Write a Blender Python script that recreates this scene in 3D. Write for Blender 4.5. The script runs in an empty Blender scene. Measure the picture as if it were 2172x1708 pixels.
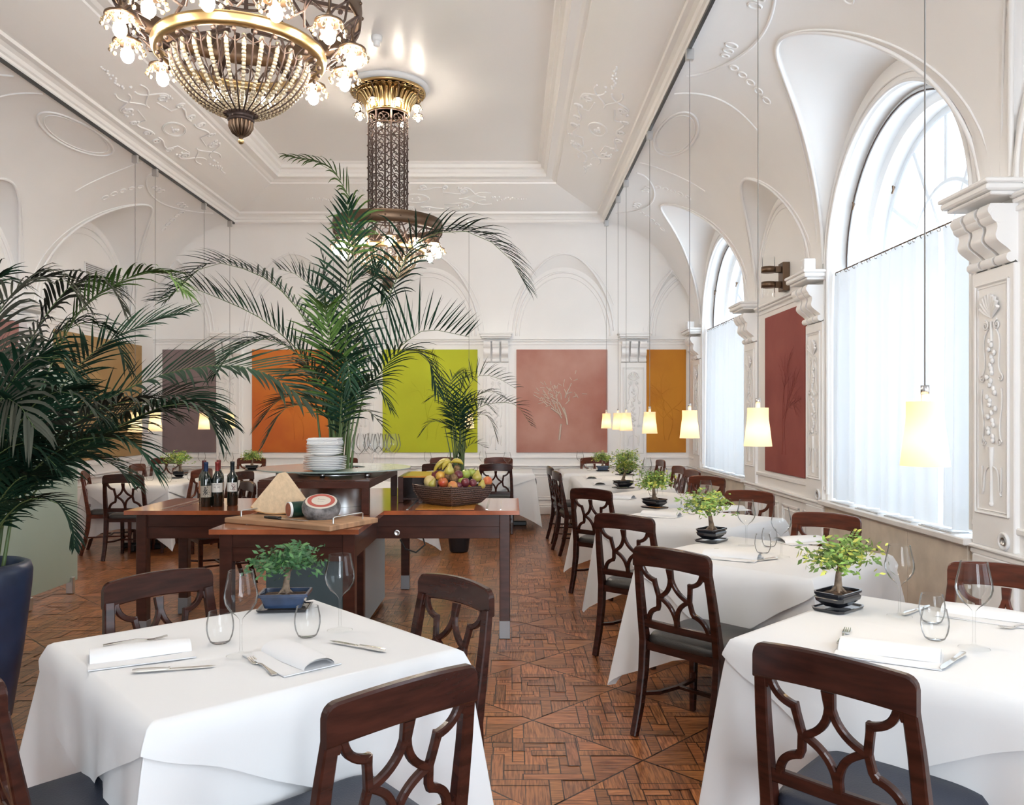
import bpy, math, random
from mathutils import Vector, Matrix, noise
PI = math.pi
sc = bpy.context.scene
COL = sc.collection
# ------------------------------------------------------------ camera
FPX = 1720.0
cam = bpy.data.cameras.new('camera')
co = bpy.data.objects.new('camera', cam); COL.objects.link(co)
cam.sensor_width = 36.0; cam.sensor_fit = 'HORIZONTAL'; cam.lens = 36.0 * FPX / 2172
cam.shift_x = 3.0 / 2172; cam.shift_y = 31.0 / 2172
co.location = (0, 0, 1.5); co.rotation_euler = (PI / 2, 0, 0); cam.clip_start = 0.05
sc.camera = co
# ------------------------------------------------------------ view, world, daylight
sc.view_settings.view_transform = 'Standard'; sc.view_settings.look = 'None'
sc.view_settings.gamma = 1.0; sc.view_settings.use_curve_mapping = False
sc.view_settings.exposure = EXPOSURE = 1.08
sc.cycles.use_denoising = True; sc.cycles.use_adaptive_sampling = True; sc.cycles.adaptive_threshold = .015
sc.cycles.max_bounces = 9; sc.cycles.diffuse_bounces = 6; sc.cycles.glossy_bounces = 3
sc.cycles.transmission_bounces = 6; sc.cycles.transparent_max_bounces = 20
sc.cycles.sample_clamp_indirect = 6.0
sc.cycles.caustics_reflective = False; sc.cycles.caustics_refractive = False
world = bpy.data.worlds.new('daylight'); sc.world = world; world.use_nodes = True
wn = world.node_tree; bg = wn.nodes['Background']
bg.inputs[0].default_value = (0.80, 0.90, 1.0, 1); bg.inputs[1].default_value = 3.4
# room numbers (metres, camera at the origin looking along +Y)
XR, XL, YB, YF = 2.75, -5.5, 12.5, -5.0          # window wall, far wall, back wall, wall behind the camera
HX0, HX1, HY1, HZ = -4.12, 1.40, 12.10, 4.40     # edges of the high middle ceiling and its cornice height
SPR = 2.75                                       # height where the vaults spring
WINS = [(10.55, 1.06), (5.93, 1.10), (1.31, 1.10), (-3.3, 1.10)]   # centre, half width of window bays
BLIND = [8.24, 3.62, -1.0, 12.9]
SILL = 0.78
def portal(name, loc, rot, sx, sy):
    l = bpy.data.lights.new(name, 'AREA'); l.shape = 'RECTANGLE'; l.size = sx; l.size_y = sy
    l.cycles.is_portal = True
    o = bpy.data.objects.new(name, l); COL.objects.link(o); o.location = loc; o.rotation_euler = rot
for c, a in WINS:
    portal('window_daylight_portal', (XR + 0.62, c, 2.33), (0, PI / 2, 0), 3.2, 2 * a + 0.1)
for x in (0.5, 1.9):
    portal('window_daylight_portal', (x, YF - 0.3, 2.1), (PI / 2, 0, 0), 1.2, 2.9)

l = bpy.data.lights.new('fill_daylight_behind_camera', 'AREA'); l.shape = 'RECTANGLE'; l.size = 2.6; l.size_y = 2.9; l.energy = 210; l.color = (.86, .93, 1.0)  # area lamp added outside the rear windows to strengthen their daylight
o = bpy.data.objects.new('fill_daylight_behind_camera', l); COL.objects.link(o); o.location = (1.2, YF - .75, 2.1); o.rotation_euler = (PI/2, 0, 0)
# ------------------------------------------------------------ helpers
def P(x, y, d=None, z=None):
    """world point seen at pixel (x, y), either at distance d or at height z"""
    if d is None: d = (1.5 - z) * FPX / (y - 885.0)
    return Vector(((x - 1083.0) * d / FPX, d, 1.5 - (y - 885.0) * d / FPX))

class MB:
    def __init__(s): s.v = []; s.f = []; s.m = []; s.sm = []; s.M = None; s.mi = 0; s.col = None; s.fc = []; s.cur = None
    def add(s, vs, fs, smooth=False):
        b = len(s.v)
        if s.M is None: s.v += [tuple(v) for v in vs]
        else: s.v += [tuple(s.M @ Vector(v)) for v in vs]
        for f in fs:
            s.f.append([b + i for i in f]); s.m.append(s.mi); s.sm.append(smooth); s.fc.append(s.cur)
    def box(s, x0, y0, z0, x1, y1, z1, c=0.0):
        if c > 0:
            c = min(c, abs(x1-x0)*.45, abs(y1-y0)*.45, abs(z1-z0)*.45)
            X = (x0, x0+c, x1-c, x1); Y = (y0, y0+c, y1-c, y1); Z = (z0, z0+c, z1-c, z1)
            vs = []; 
            # three rings of chamfered box
            def ring(z, i):
                a, b = (0, 3) if i else (1, 2)
                if i: return [(X[0],Y[1],z),(X[0],Y[2],z),(X[1],Y[3],z),(X[2],Y[3],z),(X[3],Y[2],z),(X[3],Y[1],z),(X[2],Y[0],z),(X[1],Y[0],z)]
                return [(X[1],Y[1],z),(X[1],Y[2],z),(X[1],Y[2],z),(X[2],Y[2],z),(X[2],Y[2],z),(X[2],Y[1],z),(X[2],Y[1],z),(X[1],Y[1],z)]
            r0 = [(X[1],Y[1],Z[0]),(X[1],Y[2],Z[0]),(X[2],Y[2],Z[0]),(X[2],Y[1],Z[0])]
            r1 = ring(Z[1],1); r2 = ring(Z[2],1)
            r3 = [(X[1],Y[1],Z[3]),(X[1],Y[2],Z[3]),(X[2],Y[2],Z[3]),(X[2],Y[1],Z[3])]
            vs = r0 + r1 + r2 + r3
            fs = [(0,1,2,3),(23,22,21,20)]
            for k in range(8): fs.append((4+k, 12+k, 12+(k+1)%8, 4+(k+1)%8))
            fs += [(0,4,5,1),(1,6,7,2),(2,8,9,3),(3,10,11,0),(1,5,6),(2,7,8),(3,9,10),(0,11,4)]
            fs += [(20,21,13,12),(21,22,15,14),(22,23,17,16),(23,20,19,18),(21,14,13),(22,16,15),(23,18,17),(20,12,19)]
            s.add(vs, fs); return
        vs = [(x,y,z) for z in (z0,z1) for (x,y) in ((x0,y0),(x1,y0),(x1,y1),(x0,y1))]
        s.add(vs, [(0,3,2,1),(4,5,6,7),(0,1,5,4),(1,2,6,5),(2,3,7,6),(3,0,4,7)])
    def lathe(s, prof, n=24, c=(0,0,0), smooth=True, close=False):
        vs = []; fs = []
        for (r, z) in prof:
            for k in range(n):
                a = 2*PI*k/n; vs.append((c[0]+r*math.cos(a), c[1]+r*math.sin(a), c[2]+z))
        for i in range(len(prof)-1):
            for k in range(n):
                k2 = (k+1) % n
                fs.append((i*n+k, i*n+k2, (i+1)*n+k2, (i+1)*n+k))
        if close:
            fs.append(tuple(range(n))[::-1]); fs.append(tuple((len(prof)-1)*n+k for k in range(n)))
        s.add(vs, fs, smooth)
    def tube(s, pts, r, n=6, closed=False, caps=True, smooth=True):
        pts = [Vector(p) for p in pts]; L = len(pts)
        R = r if isinstance(r, (list, tuple)) else [r]*L
        vs = []; fs = []; up = None
        for i, p in enumerate(pts):
            if closed: t = pts[(i+1) % L] - pts[i-1]
            else: t = pts[min(i+1, L-1)] - pts[max(i-1, 0)]
            t = t.normalized() if t.length > 1e-9 else Vector((0,0,1))
            if up is None: up = Vector((0,0,1)) if abs(t.z) < .9 else Vector((1,0,0))
            a = up - t*up.dot(t)
            if a.length < 1e-6: a = Vector((1,0,0)) - t*t.x
            a.normalize(); up = a; b = t.cross(a)
            for k in range(n):
                w = 2*PI*k/n; vs.append(p + (a*math.cos(w) + b*math.sin(w))*R[i])
        for i in range(L if closed else L-1):
            j = (i+1) % L
            for k in range(n): fs.append((i*n+k, i*n+(k+1)%n, j*n+(k+1)%n, j*n+k))
        s.add(vs, fs, smooth)
        if caps and not closed: s.add(vs[:n], [tuple(range(n))[::-1]]); s.add(vs[-n:], [tuple(range(n))])
    def sweep(s, pts, w, t, nrm=(0,1,0), c=0.15, closed=False):
        """chamfered bar along pts; w = half width across (in the plane normal to nrm), t = half thickness along nrm"""
        pts = [Vector(p) for p in pts]; L = len(pts); N = Vector(nrm)
        W = w if isinstance(w, (list, tuple)) else [w]*L
        T = t if isinstance(t, (list, tuple)) else [t]*L
        vs = []; fs = []
        for i, p in enumerate(pts):
            if closed: tg = pts[(i+1) % L] - pts[i-1]
            else: tg = pts[min(i+1, L-1)] - pts[max(i-1, 0)]
            tg.normalize(); n2 = (N - tg*N.dot(tg)).normalized(); sd = tg.cross(n2)
            a, b = W[i], T[i]; cc = min(a, b)*c*2
            for (u, v) in ((-a,-b+cc),(-a+cc,-b),(a-cc,-b),(a,-b+cc),(a,b-cc),(a-cc,b),(-a+cc,b),(-a,b-cc)):
                vs.append(p + sd*u + n2*v)
        for i in range(L if closed else L-1):
            j = (i+1) % L
            for k in range(8): fs.append((i*8+k, i*8+(k+1)%8, j*8+(k+1)%8, j*8+k))
        if not closed: fs.append(tuple(range(8))[::-1]); fs.append(tuple((L-1)*8+k for k in range(8)))
        s.add(vs, fs)
    def sph(s, c, r, n=8, m=6, sc=(1,1,1)):
        vs = [(c[0], c[1], c[2]-r*sc[2])]; fs = []
        for i in range(1, m):
            a = -PI/2 + PI*i/m
            for k in range(n):
                b = 2*PI*k/n
                vs.append((c[0]+r*sc[0]*math.cos(a)*math.cos(b), c[1]+r*sc[1]*math.cos(a)*math.sin(b), c[2]+r*sc[2]*math.sin(a)))
        vs.append((c[0], c[1], c[2]+r*sc[2]))
        for k in range(n): fs.append((0, 1+(k+1)%n, 1+k))
        for i in range(m-2):
            for k in range(n): fs.append((1+i*n+k, 1+i*n+(k+1)%n, 1+(i+1)*n+(k+1)%n, 1+(i+1)*n+k))
        q = 1+(m-2)*n
        for k in range(n): fs.append((q+k, q+(k+1)%n, len(vs)-1))
        s.add(vs, fs, True)
    def prism(s, poly, z0, z1, fn=None, smooth=False):
        n = len(poly); vs = [(x,y,z0) for x,y in poly] + [(x,y,z1) for x,y in poly]
        if fn: vs = [fn(*v) for v in vs]
        s.add(vs, [tuple(range(n))[::-1], tuple(range(n, 2*n))], False)
        s.add(vs, [(k,(k+1)%n,n+(k+1)%n,n+k) for k in range(n)], smooth)
    def grid(s, fn, nu, nv, smooth=True, closeu=False):
        vs = [fn(i/nu, j/nv) for j in range(nv+1) for i in range(nu+1)]
        fs = [(j*(nu+1)+i, j*(nu+1)+i+1, (j+1)*(nu+1)+i+1, (j+1)*(nu+1)+i) for j in range(nv) for i in range(nu)]
        s.add(vs, fs, smooth)
    def mesh(s, name, mats):
        me = bpy.data.meshes.new(name); me.from_pydata(s.v, [], s.f); 
        for m in mats: me.materials.append(m)
        me.polygons.foreach_set('material_index', s.m); me.polygons.foreach_set('use_smooth', s.sm)
        if any(c is not None for c in s.fc):
            at = me.attributes.new('tone', 'FLOAT_COLOR', 'FACE')
            d = []
            for c in s.fc: d += list(c or (1,1,1,1))
            at.data.foreach_set('color', d)
        me.update(); return me
    def obj(s, name, mats, parent=None, **props):
        if not isinstance(mats, (list, tuple)): mats = [mats]
        o = bpy.data.objects.new(name, s.mesh(name, mats)); COL.objects.link(o)
        if parent: o.parent = parent
        for k, v in props.items(): o[k] = v
        return o
def tag(o, label, cat, group=None, kind=None):
    o['label'] = label; o['category'] = cat
    if group: o['group'] = group
    if kind: o['kind'] = kind
    return o
def thing(name, label, cat, loc=(0,0,0), rz=0.0, group=None):
    o = bpy.data.objects.new(name, None); COL.objects.link(o); o.empty_display_size = .05
    o.location = loc; o.rotation_euler = (0,0,rz)
    return tag(o, label, cat, group)
def struct(name, mb, mats, parent=None):
    o = mb.obj(name, mats, parent)
    if parent is None: o['kind'] = 'structure'
    return o
def kids(o): return [c for c in bpy.data.objects if c.parent == o]
_tree = {}
def tree(o):
    if o.name not in _tree: _tree[o.name] = [(c, tree(c)) for c in o.children]
    return _tree[o.name]
def dup(root, loc, rz, label, group=None, scale=None):
    r = root.copy(); COL.objects.link(r); r.location = loc; r.rotation_euler = (0,0,rz); r['label'] = label
    if group: r['group'] = group
    if scale: r.scale = (scale,)*3
    def rec(src, dst):
        for c, _ in tree(src):
            d = c.copy(); COL.objects.link(d); d.parent = dst; rec(c, d)
    rec(root, r)
    return r
class Maker:
    """build once, then copy"""
    def __init__(s, build): s.build = build; s.src = None
    def __call__(s, loc, rz, label, group=None, scale=None):
        if s.src is None:
            s.src = s.build(); o = s.src; o.location = loc; o.rotation_euler = (0,0,rz); o['label'] = label
            if group: o['group'] = group
            if scale: o.scale = (scale,)*3
            tree(o); return o
        return dup(s.src, loc, rz, label, group, scale)
# ------------------------------------------------------------ materials
def mat(name, col, rough=.5, metal=0.0, spec=.5, coat=0.0, noise_s=None, noise_amt=.15, bump=0.0, bscale=60, stretch=(1,1,1), sheen=0, coords='Object', col2=None, detail=3):
    m = bpy.data.materials.new(name); m.use_nodes = True; nt = m.node_tree; b = nt.nodes['Principled BSDF']
    b.inputs['Base Color'].default_value = (*col, 1); b.inputs['Roughness'].default_value = rough
    b.inputs['Metallic'].default_value = metal; b.inputs['Specular IOR Level'].default_value = spec
    b.inputs['Coat Weight'].default_value = coat; b.inputs['Coat Roughness'].default_value = .12
    if noise_s or bump:
        tc = nt.nodes.new('ShaderNodeTexCoord'); mp = nt.nodes.new('ShaderNodeMapping')
        nt.links.new(tc.outputs[coords], mp.inputs[0]); mp.inputs['Scale'].default_value = stretch
    if noise_s:
        n = nt.nodes.new('ShaderNodeTexNoise'); n.inputs['Scale'].default_value = noise_s; n.inputs['Detail'].default_value = detail
        nt.links.new(mp.outputs[0], n.inputs['Vector'])
        r = nt.nodes.new('ShaderNodeValToRGB'); nt.links.new(n.outputs[0], r.inputs[0])
        c2 = col2 or tuple(c*(1-noise_amt*2) for c in col)
        c1 = col if col2 else tuple(min(1, c*(1+noise_amt)) for c in col)
        r.color_ramp.elements[0].position = .35; r.color_ramp.elements[1].position = .65
        r.color_ramp.elements[0].color = (*c2, 1); r.color_ramp.elements[1].color = (*c1, 1)
        nt.links.new(r.outputs[0], b.inputs['Base Color'])
    if bump:
        n2 = nt.nodes.new('ShaderNodeTexNoise'); n2.inputs['Scale'].default_value = bscale; n2.inputs['Detail'].default_value = 4
        nt.links.new(mp.outputs[0], n2.inputs['Vector'])
        bp = nt.nodes.new('ShaderNodeBump'); bp.inputs['Strength'].default_value = bump; bp.inputs['Distance'].default_value = .01
        nt.links.new(n2.outputs[0], bp.inputs['Height']); nt.links.new(bp.outputs[0], b.inputs['Normal'])
    return m
def emis(name, col, s):
    m = bpy.data.materials.new(name); m.use_nodes = True; nt = m.node_tree; nt.nodes.remove(nt.nodes['Principled BSDF'])
    e = nt.nodes.new('ShaderNodeEmission'); e.inputs[0].default_value = (*col, 1); e.inputs[1].default_value = s
    nt.links.new(e.outputs[0], nt.nodes['Material Output'].inputs[0]); return m
def glassy(name, tint=(.985,.99,.99), base=.02, edge=.85, rough=.02):
    """thin clear glass: lets light through, reflects at grazing angles"""
    m = bpy.data.materials.new(name); m.use_nodes = True; nt = m.node_tree; nt.nodes.remove(nt.nodes['Principled BSDF'])
    tr = nt.nodes.new('ShaderNodeBsdfTransparent'); tr.inputs[0].default_value = (*tint, 1)
    gl = nt.nodes.new('ShaderNodeBsdfGlossy'); gl.inputs['Roughness'].default_value = rough
    lw = nt.nodes.new('ShaderNodeLayerWeight'); lw.inputs[0].default_value = .11
    mr = nt.nodes.new('ShaderNodeMapRange'); mr.inputs[3].default_value = base; mr.inputs[4].default_value = edge
    mx = nt.nodes.new('ShaderNodeMixShader')
    nt.links.new(lw.outputs['Fresnel'], mr.inputs[0]); nt.links.new(mr.outputs[0], mx.inputs[0])
    nt.links.new(tr.outputs[0], mx.inputs[1]); nt.links.new(gl.outputs[0], mx.inputs[2])
    nt.links.new(mx.outputs[0], nt.nodes['Material Output'].inputs[0]); return m
def cloth_tl(name, col, transl=.5, transp=0.0):
    m = bpy.data.materials.new(name); m.use_nodes = True; nt = m.node_tree; nt.nodes.remove(nt.nodes['Principled BSDF'])
    d = nt.nodes.new('ShaderNodeBsdfDiffuse'); d.inputs[0].default_value = (*col, 1)
    t = nt.nodes.new('ShaderNodeBsdfTranslucent'); t.inputs[0].default_value = (*col, 1)
    mx = nt.nodes.new('ShaderNodeMixShader'); mx.inputs[0].default_value = transl
    nt.links.new(d.outputs[0], mx.inputs[1]); nt.links.new(t.outputs[0], mx.inputs[2]); out = mx.outputs[0]
    if transp:
        tp = nt.nodes.new('ShaderNodeBsdfTransparent'); m2 = nt.nodes.new('ShaderNodeMixShader'); m2.inputs[0].default_value = transp
        nt.links.new(out, m2.inputs[1]); nt.links.new(tp.outputs[0], m2.inputs[2]); out = m2.outputs[0]
    nt.links.new(out, nt.nodes['Material Output'].inputs[0]); return m
M = {}
M['wall'] = mat('white_wall_paint', (.88,.868,.855), .55, noise_s=1.2, noise_amt=.012, bump=.03, bscale=25)
M['plaster'] = mat('white_stucco', (.88,.87,.86), .5)
M['ceil'] = mat('ceiling_paint', (.88,.862,.84), .30, spec=.35, bump=.04, bscale=6)
M['stone'] = mat('beige_limestone', (.66,.58,.48), .35, noise_s=5, noise_amt=.08, detail=8)
M['marble'] = mat('white_sill_stone', (.78,.75,.72), .25, noise_s=3, noise_amt=.04)
M['paint'] = mat('window_paint', (.80,.84,.88), .35)
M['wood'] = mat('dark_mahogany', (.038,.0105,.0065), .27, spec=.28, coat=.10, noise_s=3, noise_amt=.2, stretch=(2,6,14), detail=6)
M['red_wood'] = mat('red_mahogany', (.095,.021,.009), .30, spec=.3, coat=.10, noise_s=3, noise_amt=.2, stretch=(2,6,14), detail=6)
M['walnut'] = mat('walnut', (.058,.018,.011), .28, spec=.3, coat=.12, noise_s=3, noise_amt=.14, stretch=(2,7,9), detail=6)
M['walnut_top'] = mat('polished_walnut_top', (.33,.085,.028), .16, coat=.7, noise_s=4, noise_amt=.25, stretch=(1,9,1), detail=6)
M['amber'] = mat('amber_veneer', (.62,.26,.035), .2, coat=.4, noise_s=4, noise_amt=.1, stretch=(1,6,1))
M['leather'] = mat('black_leather', (.022,.020,.019), .42, spec=.6, bump=.15, bscale=200)
M['navy_leather'] = mat('navy_leather', (.020,.026,.045), .5, spec=.5, bump=.15, bscale=200)
M['cloth'] = mat('white_linen', (.72,.72,.725), .85, spec=.15, bump=.02, bscale=300)
M['napkin'] = mat('white_napkin', (.73,.73,.74), .9, spec=.1)
M['glass'] = glassy('clear_glass')
M['foot'] = glassy('clear_glass_foot', (.99,.995,.99), .02, .22)
M['pane'] = glassy('window_pane', (.97,.99,1), .04, .6)
M['crystal'] = mat('crystal_bead', (.80,.66,.46), .10, spec=.9)
_b = M['crystal'].node_tree.nodes['Principled BSDF']; _b.inputs['Transmission Weight'].default_value = .65; _b.inputs['IOR'].default_value = 1.5
M['drop'] = mat('cut_glass_drop', (.42,.32,.20), .12, spec=.9); M['drop'].node_tree.nodes['Principled BSDF'].inputs['Transmission Weight'].default_value = .45
M['steel'] = mat('brushed_steel', (.62,.62,.62), .28, 1.0)
M['silver'] = mat('silver_cutlery', (.92,.90,.86), .25, 1.0)
M['brass'] = mat('aged_brass', (.50,.345,.16), .30, 1.0)
M['bronze'] = mat('dark_bronze', (.16,.105,.07), .42, 1.0)
M['iron'] = mat('brown_iron', (.085,.055,.045), .5, .6)
M['bulb'] = emis('lit_bulb', (1,.89,.75), 120)
M['lampbulb'] = emis('lit_lamp_bulb', (1,.77,.45), 60)
M['shade'] = cloth_tl('lamp_shade_fabric', (.93,.86,.74), .55)
M['curtain'] = cloth_tl('sheer_curtain', (.80,.85,.90), .15, .015)
M['leaf'] = mat('palm_leaf', (.010,.036,.019), .55, spec=.16, noise_s=3, noise_amt=.35)
M['leaf_light'] = mat('young_palm_leaf', (.060,.12,.024), .55, spec=.2, noise_s=3, noise_amt=.25)
M['leaf_grey'] = mat('old_palm_leaf', (.060,.062,.045), .65, spec=.15, noise_s=3, noise_amt=.3)
M['stalk'] = mat('palm_stalk', (.10,.15,.05), .45)
M['bleaf'] = mat('bonsai_leaf', (.20,.34,.07), .5, noise_s=14, noise_amt=.35)
M['bleaf_y'] = mat('yellow_bonsai_leaf', (.50,.52,.10), .5)
M['bleaf_d'] = mat('dark_bonsai_leaf', (.05,.14,.05), .5, noise_s=14, noise_amt=.3)
M['bleaf_m'] = mat('mid_bonsai_leaf', (.085,.20,.06), .5)
M['bark'] = mat('bark', (.20,.14,.095), .8, noise_s=30, noise_amt=.3, bump=.5, bscale=80)
M['soil'] = mat('soil', (.09,.05,.028), .95, noise_s=60, noise_amt=.4, bump=.8, bscale=120)
M['blue_glaze'] = mat('blue_glaze', (.024,.045,.095), .22, coat=.5, noise_s=8, noise_amt=.3)
M['black_glaze'] = mat('black_glaze', (.012,.013,.018), .15, coat=.6)
M['pot_blue'] = mat('dark_blue_planter', (.022,.035,.075), .38, noise_s=6, noise_amt=.15)
M['pot_black'] = mat('black_planter', (.018,.02,.025), .35)
M['frost'] = mat('frosted_green_glass', (.33,.40,.34), .35, spec=.5)
M['teal'] = mat('teal_panel', (.105,.155,.175), .4)
M['teal_l'] = mat('pale_teal_panel', (.36,.43,.45), .35)
M['black'] = mat('black_plastic', (.015,.015,.015), .4)
M['white'] = mat('white_plastic', (.82,.82,.82), .4)
M['china'] = mat('white_china', (.82,.82,.82), .15, coat=.4)
# ============================================================ the room
SX, SY = HX1, HY1
LUN = {  # wall -> (aisle depth W, list of (centre, a0, a1, H0, H1))
 'R': (XR - HX1, [(c, 1.20, 1.27, 1.30, 1.643) for c, _ in WINS] + [(c, .84, .90, 1.0, 1.55) for c in BLIND]),
 'L': (HX0 - XL, [(c, 1.20, 1.27, 1.30, 1.643) for c, _ in WINS] + [(c, .84, .90, 1.0, 1.55) for c in BLIND]),
 'B': (YB - HY1, [(c, .78, .94, 1.06, 1.60) for c in (.815, -1.265, -3.32, 2.90, -5.35)]),
}
def zv(u, W):
    t = min(1, max(0, u / W)); return SPR + (HZ - SPR) * math.sqrt(max(0, 1 - (1 - t) ** 2))
def zl(u, s, W, L):
    c, a0, a1, h0, h1 = L; t = min(1, max(0, u / W)); a = a0 + (a1 - a0) * t
    q = 1 - ((s - c) / a) ** 2
    return SPR + (h0 + (h1 - h0) * t) * math.sqrt(q) if q > 0 else 0
def Zw(w, u, s):
    W, Ls = LUN[w]; return max([zv(u, W)] + [zl(u, s, W, L) for L in Ls if abs(s - L[0]) < 1.4])
def Zc(x, y):
    return min(Zw('R', XR - x, y), Zw('L', x - XL, y), Zw('B', YB - y, x), HZ)
def wtop(w, s):
    W, Ls = LUN[w]; return max([SPR] + [zl(0, s, W, L) for L in Ls])
def wallmap(w):
    """matrix: local x along the wall, y outwards into the room, z up"""
    if w == 'R': return Matrix(((0,-1,0,XR),(-1,0,0,0),(0,0,1,0),(0,0,0,1)))
    if w == 'L': return Matrix(((0,1,0,XL),(1,0,0,0),(0,0,1,0),(0,0,0,1)))
    return Matrix(((1,0,0,0),(0,-1,0,YB),(0,0,1,0),(0,0,0,1)))
def al(w, s): return -s if w == 'R' else s
# ---- floor: parquet of square panels set on the diagonal, with interlaced bands
fl = MB(); rnd = random.Random(4)
fl.cur = (.10,.10,.10,1); fl.add([(XL,YF,-.004),(XR,YF,-.004),(XR,YB,-.004),(XL,YB,-.004)], [(0,1,2,3)])
PER = .94; H = PER / 2; OX, OY = .11, 4.49
def piece(poly, z, cx, cy, tone):
    # inset towards the centroid by a saw-cut
    gx = sum(p[0] for p in poly)/len(poly); gy = sum(p[1] for p in poly)/len(poly); q = []
    for (x, y) in poly:
        d = math.hypot(x-gx, y-gy) or 1; k = max(0, 1 - .0024/d); q.append((gx+(x-gx)*k, gy+(y-gy)*k))
    q = [(max(XL, min(XR, cx+x)), max(YF, min(YB, cy+y)), z) for x, y in q]
    fl.cur = tone; fl.add(q, [tuple(range(len(q)))])
def clip(poly, a, b, c):   # keep a*x+b*y<=c
    out = []
    for i in range(len(poly)):
        p, q = poly[i-1], poly[i]; dp = a*p[0]+b*p[1]-c; dq = a*q[0]+b*q[1]-c
        if (dp <= 0) != (dq <= 0):
            t = dp/(dp-dq); out.append((p[0]+(q[0]-p[0])*t, p[1]+(q[1]-p[1])*t))
        if dq <= 0: out.append(q)
    return out
def rot4(poly, k):
    for _ in range(k): poly = [(-y, x) for x, y in poly]
    return poly
def diamond(poly):
    for a, b in ((1,1),(1,-1),(-1,1),(-1,-1)): poly = clip(poly, a, b, H - .004) if poly else poly
    return poly
bw = .024; lw_ = .0055; near_tile = lambda cy: cy > 1.0
for iy in range(-3, 10):
    for ix in range(-8, 8):
        for sub in (0, 1):
            cx = OX + ix*PER + sub*H; cy = OY + (iy-3)*PER + PER*2 - sub*H - PER*2 + .0
            cy = OY + (iy-3)*PER + sub*H + PER*0
            cy += PER*2
            if cy > YB + H or cx < XL - H or cx > XR + H: continue
            def tone(g):
                v = rnd.uniform(.68, 1.22); return (v, v*rnd.uniform(.93,1.03), v*rnd.uniform(.82,1.0), g)
            if cy < .9:
                piece(diamond([(-H,-H),(H,-H),(H,H),(-H,H)]), -.0032, cx, cy, tone(0)); continue
            # ground pieces: long boards broken at the bands
            cuts = [-H, -.235, -.19, -.045, .10, .19, .235, H]
            xs = [-H, -.20, -.05, .10, .20, H]
            for i in range(len(xs)-1):
                for j in range(len(xs)-1):
                    p = [(xs[i],xs[j]),(xs[i+1],xs[j]),(xs[i+1],xs[j+1]),(xs[i],xs[j+1])]
                    p = diamond(p)
                    if len(p) >= 3: piece(p, -.0034, cx, cy, tone(1 if abs(xs[j]+xs[j+1]) >= abs(xs[i]+xs[i+1]) else 0))
            # interlaced bands, each with a dark line on both sides
            for k in range(4):
                segs = [((-.075-bw, -.012), (-.075+bw, H)), ((-.215-bw, -.075-bw), (-.10, -.075+bw)), ((-.215-bw, -.075+bw), (-.215+bw, .19)), ((-.215+bw+.001, .19-2*bw), (.055, .19))]
                for (a, b) in segs:
                    r = diamond(rot4([(a[0]-lw_,a[1]-lw_),(b[0]+lw_,a[1]-lw_),(b[0]+lw_,b[1]+lw_),(a[0]-lw_,b[1]+lw_)], k))
                    if len(r) < 3: continue
                    fl.cur = (.13,.12,.12,1); zz = -.0030 + .00014*(k*4+segs.index((a, b)))
                    fl.add([(max(XL,min(XR,cx+x)), max(YF,min(YB,cy+y)), zz) for x, y in r], [tuple(range(len(r)))])
                    r = diamond(rot4([a,(b[0],a[1]),b,(a[0],b[1])], k))
                    if len(r) < 3: continue
                    fl.cur = tone(k % 2)
                    fl.add([(max(XL,min(XR,cx+x)), max(YF,min(YB,cy+y)), zz+.00007) for x, y in r], [tuple(range(len(r)))])
mf = bpy.data.materials.new('oak_parquet'); mf.use_nodes = True; nt = mf.node_tree; b = nt.nodes['Principled BSDF']
at = nt.nodes.new('ShaderNodeAttribute'); at.attribute_name = 'tone'
tc = nt.nodes.new('ShaderNodeTexCoord')
def grain(scale):
    mp = nt.nodes.new('ShaderNodeMapping'); mp.inputs['Scale'].default_value = scale
    nt.links.new(tc.outputs['Object'], mp.inputs[0]); n = nt.nodes.new('ShaderNodeTexNoise'); n.inputs['Scale'].default_value = 7
    n.inputs['Detail'].default_value = 6; n.inputs['Distortion'].default_value = .6; nt.links.new(mp.outputs[0], n.inputs['Vector']); return n
g1, g2 = grain((1.2, 16, 1)), grain((16, 1.2, 1))
mx = nt.nodes.new('ShaderNodeMix'); mx.data_type = 'FLOAT'
nt.links.new(at.outputs['Alpha'], mx.inputs[0]); nt.links.new(g1.outputs[0], mx.inputs[2]); nt.links.new(g2.outputs[0], mx.inputs[3])
rp = nt.nodes.new('ShaderNodeValToRGB'); nt.links.new(mx.outputs[0], rp.inputs[0])
rp.color_ramp.elements[0].position = .36; rp.color_ramp.elements[0].color = (.175, .057, .022, 1)
rp.color_ramp.elements[1].position = .62; rp.color_ramp.elements[1].color = (.43, .17, .066, 1)
mu = nt.nodes.new('ShaderNodeMix'); mu.data_type = 'RGBA'; mu.blend_type = 'MULTIPLY'; mu.inputs[0].default_value = 1
nt.links.new(rp.outputs[0], mu.inputs[6]); nt.links.new(at.outputs['Color'], mu.inputs[7]); nt.links.new(mu.outputs[2], b.inputs['Base Color'])
b.inputs['Roughness'].default_value = .34; b.inputs['Coat Weight'].default_value = .25; b.inputs['Coat Roughness'].default_value = .18
bp = nt.nodes.new('ShaderNodeBump'); bp.inputs['Strength'].default_value = .12; bp.inputs['Distance'].default_value = .004
nt.links.new(mx.outputs[0], bp.inputs['Height']); nt.links.new(bp.outputs[0], b.inputs['Normal'])
struct('floor', fl, mf)
# ---- vaulted aisles
va = MB()
def vault(x0, x1, y0, y1, nx, ny):
    va.grid(lambda a, b: (x0+(x1-x0)*a, y0+(y1-y0)*b, Zc(x0+(x1-x0)*a, y0+(y1-y0)*b)), nx, ny)
e = 1e-4
vault(XR-e, HX1, YF, YB, 34, 380); vault(XL+e, HX0, YF, YB, 34, 380); vault(HX0, HX1, HY1, YB-e, 220, 14)
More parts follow.
